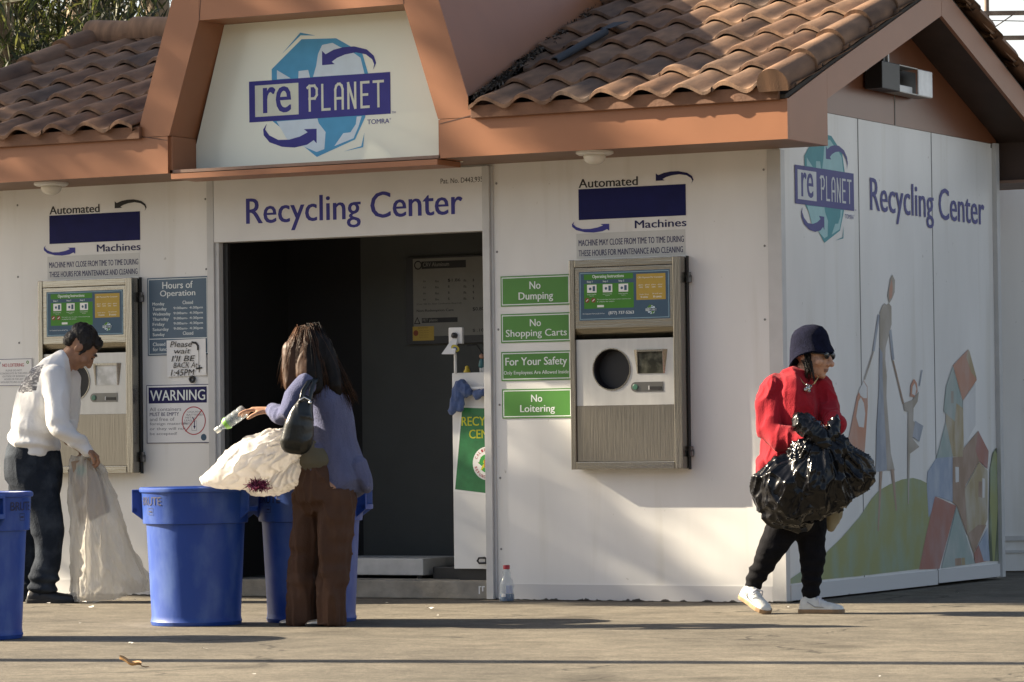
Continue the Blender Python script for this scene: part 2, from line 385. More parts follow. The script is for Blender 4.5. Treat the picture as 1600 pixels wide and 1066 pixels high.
SOFF = mat("soffit_brown", (.2, .125, .09), .6, var=.1)
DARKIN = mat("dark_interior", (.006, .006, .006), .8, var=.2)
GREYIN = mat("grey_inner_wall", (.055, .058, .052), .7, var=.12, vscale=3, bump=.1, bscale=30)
WHITEP = mat("white_enamel", (.66, .66, .64), .35, var=.05, vscale=5)
TRIM = mat("trim_aluminium", (.5, .5, .485), .38, var=.08, vscale=8)
JOINT = mat("joint_line", (.2, .2, .19), .8, var=.2)
CONC = mat("old_concrete", (.24, .22, .18), .9, var=.35, vscale=7, bump=.4, bscale=40)
CREAM = mat("sign_face", (.80, .84, .72), .25, var=.03, vscale=2, coat=.3)

# ------------------------------------------------------------------ ground
g = MB(); g.poly([(-400,-200,0),(400,-200,0),(400,400,0),(-400,400,0)]); o = g.build("ground", ASPH); tag(o, "grey brown asphalt of the parking lot", None, None, "structure")

# ------------------------------------------------------------------ the kiosk
CXD = -2.757
XL, XR, YB, ZS, OV = -5.514, 0., 3.366, 2.515, .58
YR = YB/2
K = empty("recycling_kiosk", (-2.757, YR, 0), 0, "white recycling kiosk with brown fascia and red clay tile roof", "kiosk")
DX0, DX1, DZ = -3.70, -1.876, 2.132
b = MB()
b.box(XL, DX0-.03, 0, .09, .012, 2.74); b.box(DX1+.03, XR, 0, .09, .012, 2.74); b.box(DX0-.03, DX1+.03, 0, .09, 2.155, 2.74)
b.build("front_wall", WALL, K)
b = MB(); b.box(-.09, 0, .09, YB-.09, .02, 2.766); b.build("side_wall", WALL, K)
b = MB(); b.box(XL, XL+.09, .09, YB-.09, .012, 2.766); b.build("end_wall", WALL, K)
b = MB(); b.box(XL, XR, YB-.09, YB, .012, 2.74); b.build("rear_wall", WALL, K)
# gable panels above the side walls, a joint in the middle
b = MB()
def gable(x0, x1):
    b.prism([(x0, .0, 2.768), (x0, YB, 2.768), (x0, YB, 2.79), (x0, YR+.02, 3.43), (x0, YR-.02, 3.43), (x0, 0, 2.79)], (x1-x0, 0, 0))
gable(-.07, .004); gable(XL-.004, XL+.07)
b.split("gable_panel", mat("gable_brown", (.17, .066, .032), .3, var=.1, vscale=2.5, bump=.05, bscale=3), K)
j0 = sx_(.004, 1397.5, 150); jy = j0[0]
b = MB(); b.box(.004, .0065, jy-.006, jy+.006, 2.77, 3.05)
for px in (1343, 1457.5):
    y = sx_(0, px, 400)[0]; b.box(0, .0022, y-.004, y+.004, .1, 2.766)
b.split("panel_joint", JOINT, K)
# corner posts and base strips
b = MB(); b.box(-.075, .007, -.007, -.0005, .012, 2.512); b.box(.0005, .007, -.0005, .05, .012, 2.512)
b.box(.0005, .03, YB-.075, YB-.02, .016, 2.77); b.split("corner_post", TRIM, K)
b = MB(); b.box(DX1+.07, -.076, -.007, -.0005, .004, .093); b.box(XL, DX0-.09, -.007, -.0005, .004, .093)
yj = sx_(0, 1463, 900)[0]
b.box(.0005, .012, .05, yj-.004, .012, .098); b.box(.0005, .016, yj+.004, YB-.076, .02, .10); b.split("base_strip", BASE, K)
rv = np.random.RandomState(12); b = MB()                   # screw heads of the wall panels
for xx in (-1.79, -.1, -3.80, -5.2):
    for zz_ in np.arange(.3, 2.5, .42): b.lathe([(.007, 0), (.006, -.002), (.001, -.0025)], (xx+rv.normal(0, .003), -.0005, zz_+rv.normal(0, .01)), 8, ax=(0,1,0))
b.split("screw_head", JOINT, K)
b = MB(); b.box(DX0-.09, .0, .004, .09, .004, .012); b.split("sill_shadow_gap", JOINT, K)

# soffit, fascia, drip edge
FB = 2.516
b = MB()
for ya, yb_ in ((-OV+.02, -.001), (YB+.001, YB+OV-.02)): b.box(XL-.29, .29, ya, yb_, FB+.002, FB+.02)
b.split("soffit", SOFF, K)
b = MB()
TX0, TX1 = -3.68, -1.834                                  # opening of the sign bay
for x0, x1 in ((XL-.309, TX0), (TX1, .309)): b.box(x0, x1, -OV, -OV+.02, FB, 2.735)
b.box(TX0, TX0+.02, -OV+.02, -.31, FB, 2.735); b.box(TX1-.02, TX1, -OV+.02, -.31, FB, 2.735)
b.box(TX0+.02, TX1-.02, -OV+.002, -.31, FB-.035, FB-.004)
b.box(XL-.309, .309, YB+OV-.02, YB+OV, FB, 2.735)
b.split("fascia", BROWN, K)
b = MB()
b.box(XL-.30, -3.86, -OV-.03, -OV-.002, 2.727, 2.80); b.box(-1.618, .27, -OV-.03, -OV-.002, 2.727, 2.80); b.box(XL-.30, .27, YB+OV+.002, YB+OV+.03, 2.727, 2.80)
b.split("drip_edge", BROWN2, K, bevel=.004)
# rake boards with boxed returns, and the sloping roof slabs
up = lambda y: 2.79+.372*(min(y, YB-y)+.436)
lo = lambda y: 2.766+.366*(min(y, YB-y)+.059)
b = MB()
for xs in ((.285, .309), (XL-.309, XL-.285)):
    x0, d = xs[0], (xs[1]-xs[0], 0, 0)
    for s in (0, 1):
        Y = (lambda y: YB-y) if s else (lambda y: y)
        b.prism([(x0, Y(-OV+.021), FB), (x0, Y(-.04), FB), (x0, Y(-.04), lo(-.04)-.004), (x0, Y(-.04), up(-.04)), (x0, Y(-OV+.021), up(-OV))], d)
        b.prism([(x0, Y(-.0385), lo(-.0385)), (x0, Y(YR-.002), lo(YR)), (x0, Y(YR-.002), up(YR)), (x0, Y(-.0385), up(-.0385))], d)
b.split("rake_board", BROWN, K)
b = MB()
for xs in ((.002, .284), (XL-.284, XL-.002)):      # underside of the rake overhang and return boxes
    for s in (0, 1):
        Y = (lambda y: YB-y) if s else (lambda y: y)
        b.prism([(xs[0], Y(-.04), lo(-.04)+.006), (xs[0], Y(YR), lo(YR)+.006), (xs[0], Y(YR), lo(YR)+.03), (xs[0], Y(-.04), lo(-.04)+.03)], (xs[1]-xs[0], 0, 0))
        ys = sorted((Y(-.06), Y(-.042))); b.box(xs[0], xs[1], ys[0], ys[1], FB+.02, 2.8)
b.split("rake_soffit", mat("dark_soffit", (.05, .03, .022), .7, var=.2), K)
b = MB()
for s in (0, 1):
    Y = (lambda y: YB-y) if s else (lambda y: y)
    z0_, z1_ = up(-OV)-.005, up(YR)-.005; w0, w1 = 1.15, 1.142-.326*(z1_-2.745)+.01
    for xe, sg in ((XL-.3, -1), (.3, 1)):
        if s: w0 = w1 = .0
        b.prism([(xe, Y(-OV), z0_), (CXD+sg*w0, Y(-OV), z0_), (CXD+sg*w1, Y(YR), z1_), (xe, Y(YR), z1_)], (0, 0, .025))
b.split("roof_deck", mat("roof_felt", (.05, .045, .04), .9), K)

# S-shaped tiles in overlapping rows, each tile with its own firing colour
CX_T = -2.757
def tiles(front_side, half=0):
    per, rows, dy = .2465, 7, .37
    nx = int((0.309-(XL-.309))/per)+1; sub = 14
    V, F, A = [], [], []
    rnd = np.random.RandomState(5 if front_side else 6)
    xs0 = XL-.27
    for k in range(rows):
        y0 = -.635+dy*k; y1 = min(y0+dy+.07, YR-.01)
        if y0 > YR-.05: continue
        for i in range(nx):
            val = float(np.clip(rnd.normal(.45, .2), 0, 1)); jz = rnd.normal(0, .0014); jy_ = rnd.normal(0, .0025)
            xa = xs0+per*i
            if xa > .24: continue
            tw = 1.142-.326*(2.772+.372*(y0+.62)-2.745); xc_ = xa+per/2
            lo_x, hi_x = -99, 99
            if xc_ > CX_T: lo_x = CX_T+tw+.002
            else: hi_x = CX_T-tw-.002
            if xa+per < lo_x+.02 or xa > hi_x-.02:
                if front_side: continue
            if not front_side: lo_x, hi_x = -99, 99
            elif (half > 0) != (xc_ > CX_T): continue
            prof = []
            for q in range(sub+1):
                tq = q/sub; ph = 2*math.pi*(tq-.06)
                zz = .025*math.sin(ph)+.003*math.sin(2*ph+.6)
                if q in (0,): zz -= .004
                prof.append((min(hi_x, max(lo_x, xa+per*tq)), zz))
            base = len(V)
            stations = [(y0+jy_, .040+jz), (y0+jy_+.010, .043+jz), (y0+(y1-y0)*.5, .02+jz), (y1, .0)]
            for (yy, lift) in stations:
                zb = 2.786+.372*(yy+.62)
                for (xx, zz) in prof: V.append((xx, yy, zb+zz+lift))
            n = sub+1
            zb = 2.786+.372*(y0+.62)
            for (xx, zz) in prof: V.append((xx, y0+jy_, zb+zz+.040+jz-.021))
            for (xx, zz) in prof: V.append((xx, y0+jy_+.1, zb+.037+zz+.040+jz-.023))
            for s_ in range(3):
                for q in range(sub): F.append((base+s_*n+q, base+s_*n+q+1, base+(s_+1)*n+q+1, base+(s_+1)*n+q)); A.append(val)
            for q in range(sub): F.append((base+4*n+q, base+4*n+q+1, base+q+1, base+q)); A.append(val)
            for q in range(sub): F.append((base+5*n+q, base+5*n+q+1, base+4*n+q+1, base+4*n+q)); A.append(val)
    if not front_side: V = [(x, YB-y, z) for x, y, z in V]
    me = bpy.data.meshes.new("roof_tiles"); me.from_pydata(V, [], F); me.materials.append(TILE)
    at = me.attributes.new("tile", 'FLOAT', 'FACE'); at.data.foreach_set("value", A)
    me.polygons.foreach_set("use_smooth", [True]*len(me.polygons)); me.update(); me.set_sharp_from_angle(angle=math.radians(50))
    o = bpy.data.objects.new("roof_tiles", me); COL.objects.link(o); o.parent = K; o.location = -K.location
    return o
tiles(True, -1); tiles(True, 1); tiles(False)
def caps(name, line, n, r, parent):
    """half-round cap tiles laid along a line, each lapping the next"""
    p0, p1 = np.array(line[0]), np.array(line[1]); d = (p1-p0)/n; V, F, A = [], [], []; dn = d/np.linalg.norm(d)
    sidev = np.cross(dn, (0,0,1)); sidev /= np.linalg.norm(sidev); upv = np.cross(sidev, dn); rnd = np.random.RandomState(int(abs(p0[0]*100))+n)
    for i in range(n):
        a = p0+d*i; e = p0+d*(i+1)+dn*.05; val = float(np.clip(rnd.normal(.45, .14), 0, 1)); base = len(V); m_ = 14
        for (c, rr, li) in ((a, r, .012), (a, r*1.08, .014), (a+dn*.02, r*1.1, .014), (e, r*.93, 0)):
            for q in range(m_+1):
                an = math.pi*(q/m_*1.25-.125); V.append(tuple(c+upv*(li+rr*math.sin(an))+sidev*rr*math.cos(an)))
        for s_ in range(3):
            for q in range(m_): F.append((base+s_*(m_+1)+q, base+s_*(m_+1)+q+1, base+(s_+1)*(m_+1)+q+1, base+(s_+1)*(m_+1)+q)); A.append(val)
        F.append(tuple(base+q for q in range(m_+1))); A.append(val)
    me = bpy.data.meshes.new(name); me.from_pydata(V, [], F); me.materials.append(TILE)
    at = me.attributes.new("tile", 'FLOAT', 'FACE'); at.data.foreach_set("value", A)
    me.polygons.foreach_set("use_smooth", [True]*len(me.polygons)); me.update(); me.set_sharp_from_angle(angle=math.radians(50))
    o = bpy.data.objects.new(name, me); COL.objects.link(o); o.parent = parent; o.location = -root_loc(parent); return o
zc = lambda y: 2.802+.372*(y+.62)
for x in (.262, XL-.262):
    caps("rake_cap", ((x, -.66, zc(-.66)-.0), (x, YR, zc(YR)-.0)), 6, .085, K)
    caps("rake_cap", ((x, YB+.66, zc(-.66)), (x, YR, zc(YR))), 6, .085, K)
caps("ridge_cap", ((XL-.30, YR, zc(YR)+.0), (.30, YR, zc(YR)+.0)), 17, .105, K)

# ------------------------------------------------------------------ sign tower over the door
CX = -2.757
def off(z, o0, z0): return o0-.326*(z-z0)
ZT = 3.98
T_ = MB()
outer = lambda z: off(z, 1.142, 2.745); inner = lambda z: off(z, .923, 2.705)
zi = 3.405
for s in (-1, 1):
    fr = [(CX+s*.923, -OV, 2.737), (CX+s*.923, -OV, 2.705), (CX+s*1.142, -OV, 2.745), (CX+s*outer(ZT), -OV, ZT), (CX+s*inner(ZT), -OV, ZT), (CX+s*inner(zi), -OV, zi)]
    fr = [(CX+s*inner(2.738), -OV, 2.738), (CX+s*1.142, -OV, 2.738), (CX+s*1.142, -OV, 2.745), (CX+s*outer(ZT), -OV, ZT), (CX+s*inner(zi), -OV, ZT), (CX+s*inner(zi), -OV, zi)]
    T_.prism(fr, (0, .022, 0))
    # return of the opening and the sloping cheek running back into the roof
    T_.prism([(CX+s*inner(2.738), -OV+.0225, 2.738), (CX+s*(inner(2.738)+.02), -OV+.0225, 2.738), (CX+s*(inner(zi)+.02), -OV+.0225, zi), (CX+s*inner(zi), -OV+.0225, zi)], (0, .27, 0))
    T_.prism([(CX+s*1.142, -OV+.0225, 2.70), (CX+s*1.12, -OV+.0225, 2.70), (CX+s*(outer(ZT)-.022), -OV+.0225, ZT), (CX+s*outer(ZT), -OV+.0225, ZT)], (0, 3.1, 0))
T_.box(CX-inner(zi)+.002, CX+inner(zi)-.002, -OV, -OV+.022, zi, ZT)
T_.box(CX-inner(zi)-.019, CX+inner(zi)+.019, -OV+.0225, -.31, zi+.001, zi+.02)
T_.box(CX-outer(ZT), CX+outer(ZT), -OV, 2.54, ZT+.001, ZT+.03)
TW = T_.build("sign_tower", BROWN, K)
b = MB()                                                   # hairline seams where the sheet metal pieces meet
for s in (-1, 1):
    p, q = (CX+s*.925, 2.708), (CX+s*1.14, 2.747); b.prism([(p[0], -OV-.0015, p[1]), (q[0], -OV-.0015, q[1]), (q[0], -OV-.0015, q[1]+.005), (p[0], -OV-.0015, p[1]+.005)], (0, .0012, 0))
    p, q = (CX+s*inner(zi), zi), (CX+s*inner(zi)*.93, ZT); b.prism([(p[0], -OV-.0015, p[1]), (p[0]+.004, -OV-.0015, p[1]), (q[0]+.004, -OV-.0015, q[1]), (q[0], -OV-.0015, q[1])], (0, .0012, 0))
b.split("seam", mat("seam_dark", (.1, .05, .035), .8, var=0), K)
b = MB(); zb0 = FB-.003
b.prism([(TX0+.021, -.309, zb0), (TX1-.021, -.309, zb0), (TX1-.021, -.309, 2.70), (CX+inner(zi)-.001, -.309, zi), (CX-inner(zi)+.001, -.309, zi), (TX0+.021, -.309, 2.70)], (0, .03, 0))
SB = b.build("sign_board", CREAM, K)
LOGO = {
'globe': [(.164,.317),(.38,.486),(.625,.476),(.807,.376),(.847,.249),(.823,-.011),(.75,-.142),(.48,-.234),(.164,.002)],
'w1': [(.526,.442),(.599,.45),(.652,.421),(.713,.403),(.795,.347),(.821,.25),(.459,.252),(.483,.319),(.496,.389)],
'w2': [(.202,.309),(.3,.253),(.202,.253)], 'w3': [(.357,.294),(.425,.297),(.438,.249),(.354,.25)],
'w4': [(.196,-.004),(.487,-.001),(.496,-.03),(.544,-.087),(.534,-.189),(.479,-.204),(.272,-.12)],
'w5': [(.604,-.175),(.668,-.1),(.719,-.097),(.757,-.05),(.764,-.005),(.798,-.004),(.776,-.065),(.74,-.134)],
'c1': [(.24,.406),(.371,.527),(.479,.502),(.374,.51)], 'c2': [(.669,-.21),(.793,-.184),(.816,-.104),(.806,-.191)],
'a1': [(.881,.268),(.903,.31),(.888,.354),(.839,.395),(.751,.419),(.674,.419),(.605,.407),(.55,.384),(.525,.406),(.524,.319),(.614,.32),(.593,.336),(.63,.357),(.687,.374),(.763,.382),(.832,.366),(.876,.333),(.89,.302)],
'a2': [(.125,-.014),(.099,-.048),(.102,-.083),(.143,-.128),(.233,-.16),(.323,-.169),(.413,-.156),(.459,-.131),(.48,-.152),(.481,-.063),(.391,-.061),(.417,-.081),(.362,-.104),(.285,-.119),(.207,-.117),(.143,-.086),(.113,-.049)]}
GLY = {'P': [[(-.14,.94),(.0,1),(.4,1),(.58,.86),(.58,.62),(.42,.48),(0,.48)],[(.02,0),(.02,.97)]], 'L': [[(0,1),(0,0),(.55,0)]],
'A': [[(0,0),(0,.78),(.08,.93),(.22,1),(.36,1),(.5,.93),(.58,.78),(.58,0)],[(0,.42),(.58,.42)]], 'N': [[(0,0),(0,1)],[(0,1),(.52,0)],[(.55,0),(.55,1)]],
'E': [[(.55,1),(0,1),(0,0),(.55,0)],[(0,.5),(.45,.5)]], 'T': [[(-.05,1),(.65,1)],[(.3,1),(.3,0)]]}
def logo(pr, u0, v0, W, H, blue, light, white, dark, l0=.001, small=True):
    """the kiosk's emblem: faceted globe, two arrows and the lettered bar (unit: bar width)"""
    t = lambda p: (u0+p[0]*W, v0+p[1]*H)
    q = lambda k: [t(p) for p in LOGO[k]]
    pr.poly(blue, q('globe'), l0)
    for k in ('w1','w2','w3','w4','w5'): pr.poly(white, q(k), l0+.001)
    for k in ('c1','c2'): pr.poly(blue, q(k), l0)
    for k in ('a1','a2'): pr.poly(dark, q(k), l0+.002)
    R = lambda m, a, b_, c, d, l: pr.poly(m, [t((a,b_)), t((c,b_)), t((c,d)), t((a,d))], l)
    R(dark, 0, 0, 1, .25, l0+.003); R(light, .043, .031, .355, .223, l0+.004)
    a, b_ = t((.1,.048)), t((.303,.208)); pr.text(dark, "re", a[0], a[1], b_[0], b_[1], bold=.02, l=l0+.005)
    for i, ch in enumerate("PLANET"):
        cu = .433+i*.0915; s_ = .08
        for j_, st in enumerate(GLY[ch]): pr.stroke(light, [t((cu+p[0]*s_*1.12, .05+p[1]*.148)) for p in st], .0155*W, l0+.005+.0016*j_)
    if small:
        a, b_ = t((.838,-.056)), t((.99,-.027)); pr.text(dark, "TOMRA", a[0], a[1], b_[0], b_[1], l=l0+.003)
        a, b_ = t((.993,-.035)), t((1.002,-.026)); pr.text(dark, "o", a[0], a[1], b_[0], b_[1], l=l0+.003)
        a, b_ = t((1.01,.0)), t((1.035,.012)); pr.text(dark, "TM", a[0], a[1], b_[0], b_[1], l=l0+.003)
SKYB = ink("sky_blue", (.085, .33, .56)); NAVY = ink("navy", (.03, .03, .17)); PALE = ink("pale_blue", (.6, .72, .8)); CRM = ink("cream", (.62, .66, .56)); VIO = ink("violet_blue", (.045, .045, .24))
pr = front(-.3095); logo(pr, -3.2805, 2.8145, .9675, .9675, SKYB, CRM, PALE, VIO); lg = pr.build("emblem", SB)

# ------------------------------------------------------------------ doorway
b = MB(); b.box(-3.728, -1.83, -.022, -.0005, 2.133, 2.508); HP = b.build("header_panel", WHITEP, K, bevel=.002)
pr = front(-.022)
L_ = lambda y, x0, x1, top, bot: (fx(y, *x0)[0], fx(y, *bot)[1], fx(y, *x1)[0], fx(y, *top)[1])
zz = zoom(330, 260, 3.5533)
pr.text(VIO, "Recycling Center", *L_(-.022, zz(194,300), zz(1396,200), zz(612,157), zz(457,355)), bold=.006)
pr.text(ink("black", (.03,.03,.03)), "Pat. No. D443,935", *L_(-.022, zz(1274,85), zz(1508,75), zz(1400,62), zz(1400,95)))
pr.build("lettering", HP)
b = MB()
b.box(-3.778, -3.729, -.024, -.0005, .02, 2.51); b.box(-3.729, -3.70, -.012, .09, .02, 2.132); b.box(-1.876, -1.829, -.024, .09, .004, 2.51); b.box(-1.829, -1.812, -.008, -.0005, .02, 2.51)
b.box(-3.70, -1.876, .0, .09, 2.133, 2.155)
b.split("door_frame", TRIM, K, bevel=.003)
b = MB(); b.box(-3.695, -3.665, .03, .06, .1, 2.13); b.build("door_track", mat("track_dark", (.02,.02,.02), .4), K)
b = MB(); b.box(-3.70, -1.877, -.002, .3, .002, .105); b.build("threshold", CONC, K, bevel=.006)
pr = front(-.0025); s1 = fx(-.0025, 748, 916)
for dx_, h in ((0, .045), (.022, .03)): pr.rect(ink("white", (.7,.7,.68)), s1[0]+dx_, s1[1]-h, s1[0]+dx_+.008, s1[1]); pr.rect(ink("white", (.7,.7,.68)), s1[0]+dx_, s1[1]-.006, s1[0]+dx_+.018, s1[1], .0017)
pr.build("chalk_mark", K)
# inside: dark room with a grey inner partition
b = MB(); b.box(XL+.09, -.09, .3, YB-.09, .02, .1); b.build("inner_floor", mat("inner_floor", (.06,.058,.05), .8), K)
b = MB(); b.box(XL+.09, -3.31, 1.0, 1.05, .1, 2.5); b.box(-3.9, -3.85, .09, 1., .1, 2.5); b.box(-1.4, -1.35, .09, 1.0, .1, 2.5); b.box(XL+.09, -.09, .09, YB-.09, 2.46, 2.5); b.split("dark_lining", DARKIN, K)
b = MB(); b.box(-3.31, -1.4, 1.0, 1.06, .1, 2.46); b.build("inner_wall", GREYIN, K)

# mural and lettering on the side wall
pr = side(.0023)
zs = zoom(1150, 200, 3.5533)
TEAL = ink("teal", (.10, .30, .33)); PTEAL = ink("pale_teal", (.34, .55, .56)); VIO2 = ink("faded_violet", (.10, .10, .25)); LTW = ink("faded_white", (.60, .62, .62))
logo(pr, .197, 2.2235, .84, .87, TEAL, LTW, PTEAL, VIO2)
q0 = sx_(.004, *zs(746,400)); q1 = sx_(.004, *zs(1380,480)); tp = sx_(.004, *zs(975,308)); bt = sx_(.004, *zs(1098,560))
pr.text(VIO2, "Recycling Center", q0[0], bt[1], q1[0], tp[1], bold=.006)
pr.build("emblem", K)
pr = side(.0025)
za = zoom(1230, 640, 3.5541); zb = zoom(1310, 420, 3.8069)
_ml = [0.]
def mp_(m, pts, z=za, l=.001): _ml[0] += .00006; pr.poly(m, [sx_(.003, *z(*p)) for p in pts], l+_ml[0])
def wash(n, c, c2):
    c = tuple(a*.92+.04 for a in c); c2 = tuple(a*.76+.14 for a in c2)
    return mat("mural_"+n, c, .5, col2=c2, vscale=7, c2t=.54, detail=6, stretch=(1,1,.5))
GRN = wash("green", (.27,.29,.10), (.17,.25,.11)); RED = wash("red", (.34,.13,.09), (.29,.12,.09)); BLU = wash("blue", (.26,.32,.42), (.40,.45,.5))
OCH = wash("ochre", (.36,.28,.14), (.42,.37,.26)); ORG = wash("orange", (.46,.21,.12), (.42,.22,.14)); TEA = wash("sea", (.28,.36,.33), (.36,.4,.36)); BRN = wash("brown", (.28,.18,.11), (.34,.21,.13))
GRY = wash("slate", (.24,.27,.32), (.34,.37,.42)); TAU = wash("taupe", (.30,.26,.2), (.36,.32,.26)); WHT = wash("white", (.6,.6,.58), (.66,.66,.64)); DGR = wash("pine", (.05,.075,.03), (.15,.19,.05))
mp_(GRN, [(8,970),(12,945),(70,905),(190,820),(300,715),(400,600),(470,495),(510,450),(570,415),(640,388),(700,380),(745,392),(778,410),(800,470),(790,640),(760,800),(735,885),(400,925),(190,945)])
mp_(BLU, [(780,345),(828,270),(918,262),(918,515),(832,482),(808,560),(785,600),(775,420)], l=.002)
mp_(TEA, [(828,270),(880,70),(920,262)], l=.003)
mp_(OCH, [(880,70),(885,-60),(930,-80),(975,60),(975,265),(920,262)], l=.003)
mp_(RED, [(820,482),(938,535),(845,885),(732,888),(770,700)], l=.003)
mp_(BRN, [(918,265),(975,262),(975,220),(1060,118),(1115,235),(1110,300),(1064,290),(990,420),(1000,700),(940,535),(918,515)], l=.0035)
mp_(RED, [(1060,118),(1118,232),(1112,330),(1068,290),(1045,230)], l=.004)
mp_(OCH, [(985,440),(1064,292),(1112,340),(1112,610),(1035,800),(1000,690)], l=.0045)
mp_(BRN, [(1002,690),(1060,640),(1105,640),(1036,800)], l=.005)
mp_(TEA, [(855,882),(940,538),(1042,855)], l=.0045)
mp_(RED, [(1042,855),(1036,800),(1112,660),(1118,840)], l=.005); mp_(BLU, [(1062,752),(1112,655),(1124,840),(1090,842)], l=.0055)
mp_(BRN, [(930,828),(965,824),(967,865),(932,868)], l=.0055); mp_(OCH, [(967,824),(985,822),(987,862),(969,865)], l=.0055)
mp_(WHT, [(932,318),(952,320),(952,402),(934,405)], l=.005); mp_(BRN, [(1062,400),(1082,400),(1082,490),(1060,485)], l=.0055); mp_(WHT, [(1082,380),(1096,385),(1095,490),(1083,490)], l=.0055)
mp_(DGR, [(1120,560),(1125,330),(1140,240),(1160,212),(1180,240),(1190,500),(1192,842),(1122,842)], l=.005)
mp_(GRN, [(1124,520),(1130,300),(1150,225),(1166,250),(1168,560),(1150,842),(1140,842)], l=.006)
mp_(ORG, [(680,575),(770,480),(822,662),(738,785)], zb, .004); mp_(TEA, [(680,580),(738,790),(740,950),(625,850),(640,700)], zb, .0035); mp_(WHT, [(740,785),(815,680),(815,930),(745,1060)], zb, .0035)
mp_(OCH, [(700,800),(740,830),(745,1080),(680,1040)], zb, .0055); mp_(TAU, [(668,728),(684,728),(684,800),(668,800)], zb, .005); mp_(OCH, [(770,480),(778,490),(822,655),(790,620),(760,530)], zb, .005)
# the standing figures of the mural
mp_(TAU, [(302,205),(292,160),(308,60),(320,35),(336,70),(334,140),(318,180)], zb, .003); mp_(ORG, [(300,185),(302,120),(316,60),(322,110),(318,170)], zb, .004)
mp_(TAU, [(246,260),(262,218),(275,205),(285,215),(300,205),(315,225),(316,330),(298,400),(280,470),(278,540),(288,640),(285,760),(298,920),(312,1100),(335,1200),(246,1200),(250,760),(246,520)], zb, .002)
mp_(GRY, [(244,470),(262,500),(262,620),(268,800),(280,1000),(288,1200),(222,1210),(226,960),(240,720)], zb, .003)
mp_(BRN, [(246,1195),(262,1195),(240,1560),(232,1560)], zb, .002); mp_(BRN, [(312,1195),(330,1190),(348,1440),(340,1440)], zb, .002)
mp_(GRY, [(300,370),(314,360),(332,540),(318,545)], zb, .003); mp_(GRY, [(235,270),(245,280),(215,490),(202,490)], zb, .003)
mp_(BRN, [(320,545),(328,545),(390,800),(382,805)], zb, .003); mp_(TAU, [(205,490),(213,490),(160,660),(150,660)], zb, .003)
mp_(TAU, [(386,800),(440,780),(478,730),(470,790),(446,830),(444,905),(455,915),(440,1010),(480,1060),(412,1110),(414,850),(392,845)], zb, .003)
mp_(ORG, [(425,760),(430,690),(448,655),(466,680),(470,730),(450,765)], zb, .0035); mp_(WHT, [(436,745),(440,700),(452,680),(462,715),(455,755)], zb, .0045)
mp_(GRY, [(455,905),(504,935),(480,1030),(440,1000)], zb, .004); mp_(GRY, [(494,600),(500,605),(484,700),(478,695)], zb, .003); mp_(TAU, [(412,1110),(425,1100),(418,1400),(412,1400)], zb, .003)
mp_(ORG, [(60,1010),(110,760),(150,665),(172,700),(174,820),(155,1100),(150,1330),(80,1330)], zb, .002); mp_(WHT, [(104,880),(118,790),(132,765),(150,800),(158,860),(150,945),(120,940)], zb, .004); mp_(WHT, [(118,730),(148,670),(168,705),(168,770),(148,770),(130,755)], zb, .0035)
pr.build("mural", K)
# ------------------------------------------------------------------ wall signs
WHI = ink("paper_white", (.72, .72, .70)); BLK = ink("black", (.03,.03,.03)); DNAVY = ink("deep_navy", (.012, .012, .075)); SLATE = ink("slate_blue", (.055, .10, .15)); GREEN = ink("sign_green", (.06, .21, .03))
LT = ink("letter_white", (.68, .72, .70)); LGREEN = ink("leaf_green", (.09, .23, .025)); GOLD = ink("gold", (.42, .29, .06)); REDI = ink("sign_red", (.38, .03, .04)); GREYI = ink("grey_ink", (.2, .2, .22)); YEL = ink("sign_yellow", (.62, .55, .05))
def box_px(y, l, r, t, b): return fx(y, *l)[0], fx(y, *b)[1], fx(y, *r)[0], fx(y, *t)[1]
def curve_arrow(pr, m, cx, cz, w, h, up=True, l=.003):
    a = LOGO['a1' if up else 'a2']; A = np.array(a); lo_, hi_ = A.min(0), A.max(0)
    pr.poly(m, [(cx+(p[0]-lo_[0])/(hi_[0]-lo_[0])*w, cz+(p[1]-lo_[1])/(hi_[1]-lo_[1])*h) for p in a], l)
def panel(name, rect, y, mat_, parent_t, th=.004, bev=.001):
    b = MB(); b.box(rect[0], rect[2], y-th, y, rect[1], rect[3]); return b.build(name, mat_, parent_t)
def sign(rect, label, cat="sign", group=None, name="wall_sign"):
    return empty(name, ((rect[0]+rect[2])/2, -.001, rect[1]), 0, label, cat, group)
z7 = zoom(760, 260, 3.5525); z5 = zoom(0, 280, 3.5525); z4 = zoom(220, 420, 3.8077); z550 = zoom(550, 480, 3.5543)
